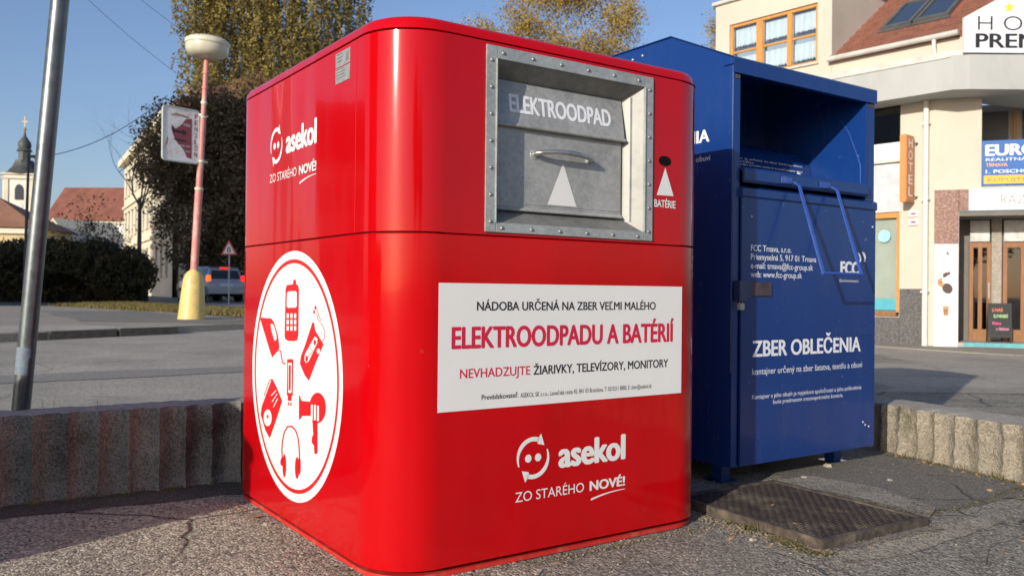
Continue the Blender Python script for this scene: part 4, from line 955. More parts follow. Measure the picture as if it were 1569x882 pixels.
text('Kontajner a jeho obsah je majetkom spoločnosti a jeho poškodenie', FR, .123, .933, .379, .398, D1, WHITE2, door)
text('bude predmetom trestnoprávneho konania.', FR, .265, .784, .350, .368, D1, WHITE2, door)
text('ZBER OBLEČENIA', LR, -.82, -.132, 1.519, 1.573, .0004, WHITE, blue, bold=.035)
text('kontajner určený na zber šatstva, textilu a obuvi', LR, -.90, -.127, 1.434, 1.459, .0004, WHITE, blue, bold=.012)
for t, z in ((.57, 1.995), (.64, 1.99)):
    mb = MB(); mb.T = axes((0, t, z), (0, -1, 0), (0, 0, 1)); mb.lathe([(.009, 0), (.008, .003), (.004, .005)], n=8); mb.build('bolt', GALVS, blue, smooth=60)
# cable on the right chute wall
mb = MB(); mb.tube([(.9715, .14, 1.735), (.9715, .09, 1.66), (.9715, .05, 1.56), (.9715, .025, 1.49), (.9715, .022, 1.36)],   .0018, 6); mb.build('cable', OLDBLUE, blue, smooth=60)

# ============================================================ street things on the left
pole = empty('steel_pole', (-2.386, 4.15, 0), 0, 'tall bare galvanised steel pole leaning right behind the low wall at the left edge', 'pole')
mb = MB(); mb.tube([(0, 0, -.05), (.083, 0, .95), (.166, 0, 1.95), (.31, 0, 3.7), (.38, 0, 4.6)], .041, 24); mb.build('tube', POLEM, pole, smooth=60)
mb = MB(); mb.tube([(.038, 0, .42), (.049, 0, .55)], .0417, 24, cap=False); mb.build('paint_mark', M('blue_grey_mark', (.16, .2, .24), rough=.6, var=.3, scale=30), pole, smooth=60)

PINK = M('faded_pink_paint', (.55, .2, .17), rough=.55, var=.2, scale=9, spots=(.6, .5, .42), spot_scale=7, spot_amt=.7, stretch=(1, 1, .4))
CREAM = M('cream_enamel', (.62, .58, .44), rough=.4, var=.1, scale=5, spots=(.3, .26, .18), spot_scale=4, spot_amt=.4)
YELL = M('pale_yellow_paint', (.66, .49, .17), rough=.45, var=.08, scale=5, spots=(.35, .28, .15), spot_scale=9, spot_amt=.45)
lamp = empty('street_lamp', (-6.33, 17.0, .215), 0, 'pink street lamp post with fat yellow base and cream disc-shaped head', 'street lamp')
lamp.rotation_euler = (0, R(2.7), 0)
mb = MB(); mb.lathe([(.262, 0), (.262, .03), (.25, .1), (.235, .35), (.215, .6), (.2, .78), (.175, .88), (.13, .95), (.08, .985), (.074, 1.0)], 28); mb.build('base', YELL, lamp, smooth=50)
mb = MB(); mb.tube([(0, 0, .98), (0, 0, 2.6)], .073, 16); mb.tube([(0, 0, 2.6), (0, 0, 4.0)], .06, 16); mb.tube([(0, 0, 4.0), (0, 0, 5.2)], .047, 16); mb.build('post', PINK, lamp, smooth=50)
for z in (2.6, 4.0, 4.3, 4.6, 4.9):
    mb = MB(); mb.lathe([(.055 if z > 3 else .078, z - .03), (.06 if z > 3 else .082, z - .02), (.06 if z > 3 else .082, z + .02), (.052, z + .03)], 16); mb.build('band', CREAM if z < 4.5 else PINK, lamp, smooth=50)
mb = MB(); mb.lathe([(.06, 5.17), (.24, 5.19), (.35, 5.235), (.395, 5.30), (.41, 5.37), (.412, 5.44)], 40); mb.build('bowl', M('opal_bowl', (.55, .52, .4), rough=.3, var=.1, scale=6), lamp, smooth=50)
mb = MB(); mb.lathe([(.425, 5.435), (.43, 5.45), (.43, 5.50), (.42, 5.515), (.36, 5.56), (.18, 5.61), (.02, 5.625)], 40); mb.build('cap', CREAM, lamp, smooth=40)

# pension sign
sg = empty('pension_sign', (-6.17, 17.0, 0), math.atan2(.785, .62), 'white and maroon metal PENZION sign with arrow, clamped to the pink lamp post', 'sign')
SW, SH, SZ = .76, 1.04, 3.29
def rr2(x0, x1, z0, z1, r, n=6):
    P = []
    for cx, cz, a0 in ((x1 - r, z0 + r, -90), (x1 - r, z1 - r, 0), (x0 + r, z1 - r, 90), (x0 + r, z0 + r, 180)):
        for i in range(n + 1): a = R(a0 + 90 * i / n); P.append((cx + r * math.cos(a), cz + r * math.sin(a)))
    return P
mb = MB(); mb.prism(rr2(-SW - .06, -.06, SZ, SZ + SH, .07), -.012, .012, 'y'); mb.build('board', M('old_white_enamel', (.8, .78, .77), rough=.45, var=.08, scale=6, spots=(.4, .2, .08), spot_scale=5, spot_amt=.6), sg)
mb = MB(); ro = rr2(-SW - .07, -.05, SZ - .01, SZ + SH + .01, .08); ri = rr2(-SW - .045, -.075, SZ + .015, SZ + SH - .015, .055); n = len(ro)
for i in range(n):
    j = (i + 1) % n
    mb.add([(ro[i][0], -.02, ro[i][1]), (ro[j][0], -.02, ro[j][1]), (ri[j][0], -.02, ri[j][1]), (ri[i][0], -.02, ri[i][1]), (ro[i][0], .02, ro[i][1]), (ro[j][0], .02, ro[j][1]), (ri[j][0], -.0125, ri[j][1]), (ri[i][0], -.0125, ri[i][1])], [(0, 1, 2, 3), (0, 4, 5, 1), (3, 2, 6, 7)])
mb.build('rim', M('grey_green_rim', (.45, .5, .46), rough=.5), sg)
SF = axes((-SW - .06, 0, SZ), (1, 0, 0), (0, 0, 1)) @ Matrix.Diagonal((.86, 1, 1, 1))
MAR = M('maroon_print', (.26, .05, .075), rough=.5, var=.15, scale=8)
decal('maroon_shape', [[(.22, .68), (.3, .62), (.42, .70), (.55, .84), (.70, .86), (.70, .08), (.58, .10), (.50, .24), (.36, .34), (.27, .44), (.21, .58)]], SF, .014, MAR, sg)
decal('arrow', [[(.20, .60), (.24, .55), (.48, .55), (.48, .51), (.58, .575), (.48, .64), (.48, .60), (.26, .60), (.21, .70)], [(.24, .42), (.3, .40), (.56, .40), (.56, .43), (.3, .43)]], SF, .018, INK, sg)
for i, ch in enumerate('PENZION'): text(ch, SF, .765, .845 if ch != 'I' else .795, .88 - i * .125, .97 - i * .125, .014, MAR, sg, bold=.02)
text('Villa', SF, .47, .66, .70, .76, .018, WHITE, sg); text('restaurant', SF, .37, .66, .30, .34, .018, WHITE, sg); text('bar - hotel', SF, .42, .66, .20, .24, .018, WHITE, sg)
RSTP = M('rust_print', (.35, .2, .07), rough=.9, var=.3, scale=30)
for q in ([(.18, .88), (.3, .92), (.5, .91), (.62, .88), (.58, .86), (.45, .885), (.3, .885), (.2, .86)], [(.07, .3), (.1, .45), (.13, .42), (.1, .28)]): decal('rust_streak', [q], SF, .0185, RSTP, sg)
for z in (SZ + .06, SZ + SH - .07):
    mb = MB(); mb.box(-.07, .13, -.02, .02, z - .018, z + .018); mb.lathe([(.068, z - .02), (.07, z - .015), (.07, z + .015), (.068, z + .02)], 14, (.0, 0)); mb.build('bracket', CREAM, sg, smooth=40)

# thin dark post with a short arm, wires
BLK = M('dark_grey_metal', (.04, .045, .05), rough=.6)
dp = empty('dark_post', (-14.75, 26.0, gz(-14.75, 26)), 0, 'thin dark post with a short side arm in front of the church tower', 'post')
mb = MB(); mb.tube([(0, 0, 0), (.1, 0, 4.75)], [.06, .035], 8); mb.build('post', BLK, dp, smooth=60)
mb = MB(); mb.box(.06, .62, -.03, .03, 4.56, 4.64); mb.box(.3, .66, -.06, .06, 4.5, 4.62); mb.build('arm', BLK, dp)
def wire(p, q, sag, label, r=.012):
    p = Vector(p); q = Vector(q); mb = MB()
    mb.tube([p.lerp(q, i / 16) - Vector((0, 0, sag * 4 * (i / 16) * (1 - i / 16))) for i in range(17)], r, 5)
    return tag(mb.build('overhead_wire', BLK, smooth=60), label, 'wire')
wire((-14.1, 26.0, 4.8), (-11.9, 29.5, 7.45), .35, 'dark wire sagging from the thin dark post up towards the trees')
wire((-17.6, 32.0, 13.2), (-11.8, 32.0, 8.3), .25, 'thin wire high in the sky running down to the yellow trees, the lower of two', .008)
wire((-16.2, 32.0, 13.4), (-10.8, 34.0, 9.5), .2, 'thin wire high in the sky running down to the yellow trees, the upper of two', .008)

# hedge
HEDM = leafmat('dark_hedge_leaf', [(.025, .024, .012), (.06, .055, .025), (.11, .09, .045)], scale=1.1)
hd = empty('hedge', (0, 0, 0), 0, 'long dark clipped evergreen hedge at the back of the street on the left', 'hedge')
hp = in_ellipsoids([(-19.5, 32.6, 1.5, 2.4, 1.5, 1.05), (-17.2, 31.8, 1.55, 2.2, 1.4, 1.1), (-15.2, 31.6, 1.5, 2.0, 1.3, 1.1), (-22, 33, 1.6, 2.6, 1.5, 1.1), (-25, 33.5, 1.6, 2.6, 1.5, 1.1), (-14.2, 31.5, 1.3, 1.1, 1.2, 1.0)], 60000, shell=.4, clump=.07, per=12)
hp = hp[(hp[:, 2] > .45) & ~((hp[:, 2] < 1.35) & (np.abs(hp[:, 0] + 16.3) < 1.6 - (hp[:, 2] - .3)) & (hp[:, 1] < 31.6))]
cloud('foliage', hp, .13, HEDM, hd)
mb = MB()
for i in range(26): x = -25 + i * .43; mb.tube([(x, 32 + random.uniform(-.2, .4), gz(x, 32) - .05), (x + random.uniform(-.2, .2), 32.1, 1.3)], .035, 5)
mb.build('stems', M('dark_bark', (.03, .025, .02), rough=.9), hd)
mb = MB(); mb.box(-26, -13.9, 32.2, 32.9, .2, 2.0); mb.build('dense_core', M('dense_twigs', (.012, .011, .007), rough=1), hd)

# verge grass and leaves
vp = []
for _ in range(5200):
    t = random.random(); u = random.random()
    a = Vector((-13.5, 25.2)).lerp(Vector((-4.6, 17.9)), t); b = Vector((-13, 29)).lerp(Vector((-4.6, 20.2)), t)
    p = a.lerp(b, u); vp.append((p.x, p.y, gz(p.x, p.y) + .115))
tag(grass_blades('verge_grass', vp, GRASSM, h=.1, w=.012, n_per=5, spread=.07, lean=.9), kind='stuff')

# warning sign
ws = empty('warning_sign', (-11.2, 34.0, gz(-11.2, 34)), 0, 'small red-edged triangular road warning sign on a thin post above the silver car', 'sign')
mb = MB(); mb.tube([(0, .03, 0), (0, .03, 2.45)], .03, 8); mb.build('post', GALV, ws, smooth=60)
mb = MB(); z0 = 1.93
mb.prism([(-.33, z0), (.33, z0), (0, z0 + .6)], -.01, .01, 'y'); mb.build('red_triangle', M('sign_red', (.5, .03, .03), rough=.4), ws)
mb = MB(); mb.prism([(-.23, z0 + .06), (.23, z0 + .06), (0, z0 + .48)], -.016, -.0105, 'y'); mb.build('white_triangle', WHITE, ws)
mb = MB(); mb.box(-.07, -.02, -.02, -.0165, z0 + .1, z0 + .26); mb.box(.02, .07, -.02, -.0165, z0 + .1, z0 + .26); mb.box(-.05, .05, -.02, -.0165, z0 + .27, z0 + .31); mb.build('symbol', INK, ws)

# silver estate car, seen from behind
ch_ = Vector((-.62, .785)).normalized()
car = empty('parked_car', (-12.12, 36.55, gz(-12.12, 36.55)), math.atan2(ch_.y, ch_.x), 'silver estate car in the shade, seen from behind with its tail lamps lit', 'car')
SILV = paint('silver_car_paint', (.34, .36, .39), rough=.3, dirt=.1, coat=.8); SILV.node_tree.nodes['Principled BSDF'].inputs['Metallic'].default_value = .35
GLS = M('dark_car_glass', (.012, .014, .016), rough=.06, var=.05, coat=.5)
def loft(mb, secs):
    n = len(secs[0]); vs = [p for s_ in secs for p in s_]; fs = []
    for k in range(len(secs) - 1):
        for i in range(n): j = (i + 1) % n; fs.append((k*n+i, k*n+j, (k+1)*n+j, (k+1)*n+i))
    fs.append(tuple(range(n))[::-1]); fs.append(tuple((len(secs)-1)*n + i for i in range(n)))
    mb.add(vs, fs)
def csec(x, z0, z1, w0, w1, wt): # cross-section of the lower body
    return [(x, -w0, z0), (x, w0, z0), (x, w1, z0 + (z1 - z0) * .45), (x, w1 * .985, z0 + (z1 - z0) * .8), (x, wt, z1), (x, -wt, z1), (x, -w1 * .985, z0 + (z1 - z0) * .8), (x, -w1, z0 + (z1 - z0) * .45)]
mb = MB(); loft(mb, [csec(0, .42, .86, .74, .78, .72), csec(.06, .32, .94, .8, .86, .8), (csec(.5, .26, .98, .82, .88, .83)), csec(2.6, .25, .98, .82, .88, .83), csec(3.3, .26, .96, .82, .87, .8), csec(4.1, .3, .84, .78, .82, .7), csec(4.35, .38, .7, .62, .68, .55)])
mb.build('body', SILV, car, smooth=50)
mb = MB(); loft(mb, [[(.12, -.74, .93), (.12, .74, .93), (.3, .6, 1.44), (.3, -.6, 1.44)], [(.25, -.82, .95), (.25, .82, .95), (.55, .64, 1.52), (.55, -.64, 1.52)], [(2.4, -.82, .95), (2.4, .82, .95), (1.9, .64, 1.53), (1.9, -.64, 1.53)], [(3.15, -.72, .95), (3.15, .72, .95), (2.35, .58, 1.42), (2.35, -.58, 1.42)]])
mb.build('cabin', SILV, car, smooth=40)
mb = MB(); mb.add([(.145, -.64, 1.0), (.145, .64, 1.0), (.245, .55, 1.36), (.245, -.55, 1.36)], [(0, 1, 2, 3)])
mb.T = Matrix.Translation((-.012, 0, 0)); mb.add([(.145, -.64, 1.0), (.145, .64, 1.0), (.265, .56, 1.36), (.265, -.56, 1.36)], [(0, 1, 2, 3)]); mb.build('rear_window', GLS, car)
for s_ in (1, -1):
    for x0, x1 in ((.42, 1.0), (1.06, 1.75), (1.82, 2.5)):
        mb = MB(); za, zb_ = 1.0, 1.42
        def yy(z): return s_ * (.82 - (z - .95) / .57 * .18 + .006)
        mb.quad((x0, yy(za), za), (x1 + .12, yy(za), za), (x1 if x1 < 2 else 2.15, yy(zb_), zb_), (x0 + .03, yy(zb_), zb_)); mb.build('side_window', GLS, car)
mb = MB(); mb.box(-.05, .12, -.8, .8, .36, .58); mb.build('rear_bumper', SILV, car, bevel=.03)
mb = MB(); mb.box(-.02, .4, -.7, .7, .24, .37); mb.build('bumper_underside', DARK, car, bevel=.02)
mb = MB(); mb.box(-.018, .0, -.28, .28, .68, .79); mb.build('number_plate', M('plate_white', (.6, .62, .65), rough=.4), car)
def lampmat(name, c, e):
    m = M(name, c, rough=.2); b = m.node_tree.nodes['Principled BSDF']; b.inputs['Emission Color'].default_value = (*c, 1); b.inputs['Emission Strength'].default_value = e; return m
TL = lampmat('lit_tail_lamp', (1.0, .03, .012), 1.1); TO = lampmat('lit_orange_lamp', (1.0, .14, .02), 1.5)
mb = MB(); mb.box(.02, .16, .66, .84, .86, 1.14); mb.build('tail_lamp', TO, car, bevel=.02)
mb = MB(); mb.box(.02, .16, -.84, -.66, .86, 1.14); mb.build('tail_lamp', TL, car, bevel=.02)
mb = MB(); mb.box(.2, .27, -.22, .22, 1.44, 1.49); mb.build('brake_lamp', TL, car, bevel=.008)
for x, y in ((.75, .78), (.75, -.78), (3.45, .78), (3.45, -.78)):
    mb = MB(); mb.T = Matrix.Translation((x, y, .31)) @ Matrix.Rotation(R(90), 4, 'X'); mb.lathe([(.2, -.11), (.29, -.11), (.31, -.08), (.31, .08), (.29, .11), (.2, .11)], 24)
    w = mb.build('wheel', DARK, car, smooth=40)
    mb = MB(); mb.T = Matrix.Translation((x, y + (.112 if y > 0 else -.112), .31)) @ Matrix.Rotation(R(90), 4, 'X'); mb.lathe([(.19, -.006), (.17, .0), (.05, .006)], 16); mb.build('rim', GALV, w, smooth=40)

# ------------------------------------------------------------ trees
BARK = M('grey_bark', (.1, .085, .07), rough=.9, var=.3, scale=6, bump=.02, bscale=12, stretch=(1, 1, .3))
def limb(mb, p, d, L, r, depth, out=None, spread=.55, up=.15, nseg=4):
    pts = [Vector(p)]; rs = [r]; d = Vector(d).normalized()
    for i in range(nseg):
        d = (d + Vector((random.gauss(0, .15), random.gauss(0, .13), random.gauss(up * .3, .08)))).normalized()
        pts.append(pts[-1] + d * L / nseg); rs.append(r * (1 - .55 * (i + 1) / nseg))
    mb.tube(pts, rs, 7 if r > .06 else 4, cap=False)
    if out is not None: out.append((pts[-1], d))
    if depth > 0:
        for k in range(random.choice((2, 3, 3))):
            q = pts[random.choice(range(max(1, nseg - 2), nseg + 1))]
            nd = (d + Vector((random.gauss(0, spread), random.gauss(0, spread), random.gauss(up, spread * .6)))).normalized()
            limb(mb, q, nd, L * random.uniform(.55, .85), rs[-1] * .75, depth - 1, out, spread, up, nseg)
def tree(loc, h_trunk, r, label, cat, ells, n, size, lm, shell=.7, clump=.35, per=24, depth=4, strands=None, L0=4, thin=None, spread=.55):
    random.seed(int(abs(loc[0]) * 10)); z0 = gz(loc[0], loc[1])
    t = empty('tree', (loc[0], loc[1], z0), 0, label, cat)
    mb = MB(); mb.tube([(0, 0, -.3), (.05, 0, h_trunk * .5), (0, .1, h_trunk)], [r * 1.25, r, r * .8], 12, cap=False)
    ends = []
    for k in range(5):
        a = 2 * math.pi * k / 5 + random.uniform(-.4, .4)
        limb(mb, (0, .1, h_trunk * random.uniform(.8, 1)), (math.cos(a) * .6, math.sin(a) * .6, 1), L0, r * .5, depth, ends, spread)
    mb.build('trunk', BARK, t, smooth=60)
    if n:
        if strands:
            P = []
            tops = in_ellipsoids(ells, strands, shell=.9)
            for q in tops:
                L = random.uniform(1.2, 3.4); k = max(6, int(n / strands * L / 2.3)); zz = q[2] - np.linspace(0, L, k)
                sx = np.cumsum(rng.normal(0, .035, k)); sy = np.cumsum(rng.normal(0, .035, k))
                P.append(np.stack([q[0] + sx + rng.normal(0, .07, k), q[1] + sy + rng.normal(0, .07, k), zz + rng.normal(0, .05, k)], 1))
            P = np.concatenate(P)
            cloud('crown', P, size, lm, t)
        else:
            P = in_ellipsoids(ells, n, shell=shell, clump=clump, per=per)
            cloud('crown', P, size, lm, t)
    return t
WILLOW = leafmat('yellow_green_leaves', [(.09, .07, .03), (.21, .165, .05), (.33, .26, .07), (.42, .32, .12)], scale=.9, transl=.35)
AUTUMN = leafmat('rust_and_gold_leaves', [(.15, .1, .06), (.36, .24, .06), (.45, .33, .06), (.3, .17, .08)], scale=.5, transl=.3)
EVERG = leafmat('dark_evergreen_leaves', [(.05, .042, .024), (.14, .11, .06), (.28, .2, .11)], scale=.5)
# ellipsoids are relative to the trunk foot
tree((-16, 55), 6, .45, 'tall weeping tree with yellow-green autumn leaves, the left one behind the dark evergreen', 'tree',
     [(-3.3, 0, 13.2, 2.4, 3, 5.5), (-.5, 0, 16, 3.6, 3.4, 8), (-3.6, 0, 20, 2.2, 3, 5), (2.6, 0, 15.5, 2.6, 3, 7), (0, 0, 22, 3.4, 3, 5), (-4.4, 0, 11, 1.5, 2, 4)], 95000, .21, WILLOW, strands=2000, L0=5, depth=4)
tree((-11.2, 57), 6, .4, 'thinner weeping tree with sparse yellow leaves rising behind the red container', 'tree',
     [(-1.0, 0, 16, 2.4, 2.5, 8), (.8, 0, 17, 1.6, 2, 6.5), (-.2, 0, 22, 2.2, 2, 4)], 17000, .2, WILLOW, strands=430, L0=5.5, depth=5)
tree((2.5, 60), 8, .34, 'rust and gold autumn tree with open crown above the middle of the red container', 'tree',
     [(-4.9, 0, 18.8, 1.2, 1.2, 1.1), (-3.6, 0, 17.4, 1.8, 1.5, 1.6), (-1.6, 0, 19.4, 2.2, 2, 2.2), (.6, 0, 17.4, 2.2, 2, 2.2), (3.0, 0, 17.2, 1.8, 2, 2.0), (5.0, 0, 19.6, 1.7, 2, 2.2), (1.8, 0, 21.4, 2.8, 2, 2.0), (4.4, 0, 17, 1.4, 1.6, 1.6), (1.2, 0, 15.6, 3.4, 2, 1.4), (-2.2, 0, 16.2, 2, 2, 1.5), (0, 0, 22, 3, 2, 2)], 42000, .17, AUTUMN, shell=.8, clump=.32, per=22, L0=5.5, depth=5)
tree((15.0, 60), 8, .35, 'small bit of rust coloured autumn tree beside the hotel upper wall', 'tree',
     [(-.75, 0, 19.5, 1.0, 1.0, 1.2), (-.2, 0, 17.6, 1.3, 1.3, 1.5), (.6, 0, 19, 1.5, 1.3, 1.2), (1.2, 0, 16.4, 1.5, 1.2, 1.3)], 6500, .17, AUTUMN, shell=.8, clump=.3, per=20, L0=4.5, depth=4)
tree((-14.5, 42), 3, .3, 'big dark evergreen tree standing in shadow behind the silver car', 'tree',
     [(-1.2, 0, 7.2, 2.6, 2.4, 2.7), (1.2, 0, 7.4, 2.8, 2.4, 3.2), (-.3, 0, 4.2, 2.7, 2.6, 3.0), (2.4, 0, 4.6, 2.6, 2.5, 3.2), (-2.7, 0, 6.1, 1.2, 1.4, 1.0), (3.4, 0, 7, 2.4, 2.3, 3.4), (-.2, 0, 8.9, 1.6, 1.8, 1.3), (-1.9, 0, 7.1, 1.3, 1.5, 1.3), (0.9, 0.5, 2, 2.7, 2, 1.8)], 78000, .19, EVERG, shell=.55, clump=.22, per=22, depth=2, L0=2.4)
t = tree((-20.0, 46), 5.4, .11, 'leafless tree with fine bare branches left of the dark evergreen', 'tree', [], 0, .1, EVERG, depth=6, L0=2.7, spread=.8)
t = tree((-19.6, 40), .8, .1, 'sparse dark shrub with upright twigs in front of the red church roof', 'shrub',
     [(0, 0, 3.4, 1.3, .8, 1.6), (-.5, 0, 1.9, 1.6, .8, 1.2), (1.2, 0, 3.0, .9, .6, 1.2), (.2, 0, 2.6, 1.6, .8, 1.5)], 1900, .12, leafmat('dark_brown_leaves', [(.02, .015, .01), (.07, .045, .025)], 1), shell=1, clump=.14, per=8, depth=4, L0=1.5, spread=.5)

# ------------------------------------------------------------ far buildings on the left
PLASW = M('old_cream_plaster', (.62, .56, .42), rough=.9, var=.1, scale=.5, spots=(.4, .36, .27), spot_scale=.7, spot_amt=.5)
PLASY = M('yellow_plaster', (.5, .4, .22), rough=.9, var=.12, scale=.6)
ROOFR = M('red_tile_roof', (.3, .085, .05), rough=.85, var=.2, scale=.8, stretch=(1, 1, 3), bump=.05, bscale=5)
ROOFB = M('brown_tile_roof', (.24, .12, .07), rough=.85, var=.2, scale=.8, bump=.05, bscale=5)
DWIN = M('dark_window', (.03, .035, .045), rough=.15, var=.2)
COPP = M('dark_tower_roof', (.06, .065, .06), rough=.6, var=.3, scale=.8)
tw = empty('church_tower', (-73.9, 130, 0), R(12), 'distant white church tower with dark onion-shaped spire and cross', 'tower')
mb = MB(); mb.box(-2.15, 2.15, -2.15, 2.15, 0, 17.6); mb.build('walls', M('tower_plaster', (.66, .62, .54), rough=.9, var=.08, scale=.6), tw)
mb = MB()
for s_ in (-1, 1):
    mb.box(s_ * 1.75 - .3, s_ * 1.75 + .3, -2.3, -2.152, 8, 17); mb.box(-2.3, -2.152, s_ * 1.75 - .3, s_ * 1.75 + .3, 8, 17)
for z in (11.6, 16.9, 17.5): mb.box(-2.45, 2.45, -2.45, 2.45, z, z + .22)
mb.build('cornices', PLASW, tw)
mb = MB(); mb.prism([(-.55, 13.8), (.55, 13.8), (.55, 15.4), (.3, 15.95), (0, 16.1), (-.3, 15.95), (-.55, 15.4)], -2.3, -2.16, 'y'); mb.build('belfry_window', DWIN, tw)
mb = MB(); mb.T = axes((0, -2.16, 12.9), (1, 0, 0), (0, 0, 1)); mb.lathe([(.55, 0), (.55, .06)], 20); mb.build('clock_face', M('clock_white', (.7, .62, .55)), tw)
mb = MB(); mb.lathe([(2.9, 17.72), (2.5, 18.0), (1.75, 18.9), (1.35, 19.7), (1.3, 19.9)], 8); mb.lathe([(.85, 19.9), (.85, 21.3)], 8)
mb.lathe([(1.1, 21.3), (1.0, 21.5), (.8, 21.7), (.95, 22.1), (.9, 22.6), (.55, 23.1), (.22, 23.6), (.1, 24.3)], 12); mb.build('onion_roof', COPP, tw, smooth=40)
mb = MB(); mb.lathe([(.05, 24.2), (.28, 24.6), (.05, 25.0)], 8); mb.box(-.06, .06, -.06, .06, 24.9, 26.6); mb.box(-.42, .42, -.05, .05, 25.7, 25.85); mb.build('gold_cross', M('gilded_metal', (.6, .45, .2), rough=.3, metal=.6), tw)
nv = empty('church_nave', (-60, 115, .7), R(-4), 'long low church building with steep red tiled roof and white walls', 'church')
mb = MB(); mb.box(-2.4, 12, 0, 9, 0, 9.0); mb.build('walls', M('white_plaster', (.68, .66, .6), rough=.9, var=.06, scale=.6), nv)
mb = MB(); mb.prism([(-.5, 9.0), (9.5, 9.0), (4.5, 14.0)], -2.7, 12.4, 'x'); mb.build('roof', M('weathered_red_tiles', (.2, .075, .05), rough=.9, var=.25, scale=.9, bump=.05, bscale=5), nv)
mb = MB(); mb.box(-2.6, 12.2, -.3, -.01, 8.6, 8.95); mb.build('cornice', PLASW, nv)
for i in range(3, 7):
    mb = MB(); mb.box(-11 + i * 3.3, -9.9 + i * 3.3, -.05, -.011, 5.0, 7.0); mb.build('window', DWIN, nv)
hs = empty('corner_house', (-45.5, 70, .3), R(8), 'yellowish house with brown hipped roof behind the hedge at the left edge', 'house')
mb = MB(); mb.box(-7, 6.2, 0, 8, 0, 5.4); mb.build('walls', PLASY, hs)
mb = MB(); mb.add([(-7.5, -.5, 5.4), (6.8, -.5, 5.4), (6.8, 8.5, 5.4), (-7.5, 8.5, 5.4), (-3, 4, 8.3), (1.6, 4, 8.3)], [(0, 1, 5, 4), (1, 2, 5), (2, 3, 4, 5), (3, 0, 4), (0, 3, 2, 1)]); mb.build('roof', ROOFB, hs)
mb = MB(); mb.box(-7.2, 6.4, -.3, -.01, 4.9, 5.3); mb.build('cornice', M('pale_cornice', (.6, .55, .42)), hs)
for i in range(6):
    mb = MB(); mb.box(-6 + i * 2.1, -5.1 + i * 2.1, -.05, -.011, 2.4, 4.0); mb.build('window', DWIN, hs)
ob = empty('outbuilding', (-42.5, 80, .3), R(-25), 'small white outbuilding with pale gable between the steel pole and the shrub', 'house')
mb = MB(); mb.prism([(-2.6, 0), (2.6, 0), (2.6, 4.2), (0, 6.6), (-2.6, 4.2)], 0, 6, 'y'); mb.build('walls', M('bluish_white_plaster', (.6, .62, .66), rough=.8, var=.08, scale=1), ob)
mb = MB(); mb.prism([(-3, 3.95), (0, 6.72), (3, 3.95), (3, 4.15), (0, 6.95), (-3, 4.15)], -.3, 6.3, 'y'); mb.build('roof', PLASW, ob)
hb = empty('historic_building', (-33.9, 75, .3), R(-60), 'tall cream historic building with window rows, sunlit above and shaded below', 'building')
mb = MB(); holes = [(1.2 + i * 2.3, 2.3 + i * 2.3, z, z + 1.9) for i in range(11) for z in (1.4, 4.9, 8.3)]
panel(mb, 0, 27, 0, 11.2, holes, 0, .35); mb.box(0, 27, .4, 10, 0, 11.2); mb.build('wall', PLASW, hb)
for (a, b, c_, d_) in holes:
    mb = MB(); mb.box(a + .02, b - .02, .2, .26, c_ + .02, d_ - .02); w = mb.build('window', DWIN, hb)
    mb = MB(); mb.box(a - .15, b + .15, -.12, -.01, d_ + .05, d_ + .25); mb.build('lintel', PLASW, w)
    mb = MB(); mb.box(a - .12, b + .12, -.14, -.01, c_ - .16, c_ - .03); mb.build('sill', PLASW, w)
mb = MB(); mb.box(-.3, 27.3, -.5, -.01, 11.0, 11.5); mb.box(-.1, 27.1, -.15, -.011, 7.3, 7.5); mb.box(-.1, 27.1, -.15, -.011, 3.9, 4.1); mb.build('cornice', PLASW, hb)
mb = MB(); mb.prism([(-.4, 11.5), (10.4, 11.5), (5, 14.2)], -.3, 27.3, 'x'); mb.build('roof', ROOFB, hb)

# ------------------------------------------------------------ unseen things beside the frame: shade casters, plus house and trees added for reflections
ab = empty('unseen_shade_block', (-50.2, -5, 0), 0, 'unseen tall grey block left of the view, shading the far street', 'building')
mb = MB(); mb.box(-11.7, 11.7, -7, 7, 0, 26); mb.build('walls', M('shade_block_render', (.35, .34, .32), rough=.9, var=.1, scale=.3), ab)
for i in range(7):
    for j in range(8):
        if not (i in (0, 6) or j % 2 == 0): pass
wm = None
for j in range(8):
    for i in range(5):
        y = -6 + i * 2.6; z = 1.4 + j * 3.1
        if wm is None:
            m_ = MB(); m_.box(0, .05, 0, 1.5, 0, 1.6); o = m_.build('window', DWIN, ab); wm = o.data
        else: o = bpy.data.objects.new('window', wm); col.objects.link(o); o.parent = ab
        o.location = (11.71, y, z)
sh_ = empty('reflection_house', (-37, 18, 0), R(62), 'cream two storey house added unseen left of the view for reflections', 'house')  # added out of view so the red left face reflects a pale building
mb = MB(); hl = [(-5.4 + i * 2.6, -4.2 + i * 2.6, z, z + 1.6) for i in range(5) for z in (1.2, 4.4)]
panel(mb, -7, 7, 0, 7.2, hl, 0, .25); mb.box(-7, 7, .3, 9, 0, 7.2); mb.build('walls', PLASW, sh_)
mb = MB(); mb.prism([(-.5, 7.2), (9.5, 7.2), (4.5, 11)], -7.4, 7.4, 'x'); mb.build('roof', ROOFR, sh_)
for q in hl:
    mb = MB(); mb.box(q[0] + .02, q[1] - .02, .15, .2, q[2] + .02, q[3] - .02); mb.build('window', DWIN, sh_)
tree((-27, 15.5), 2.6, .22, 'leafless tree added unseen left of the view for reflections', 'tree', [], 0, .1, EVERG, depth=4, L0=2.0, spread=.6)  # added out of view for dark stripes in the left face reflection
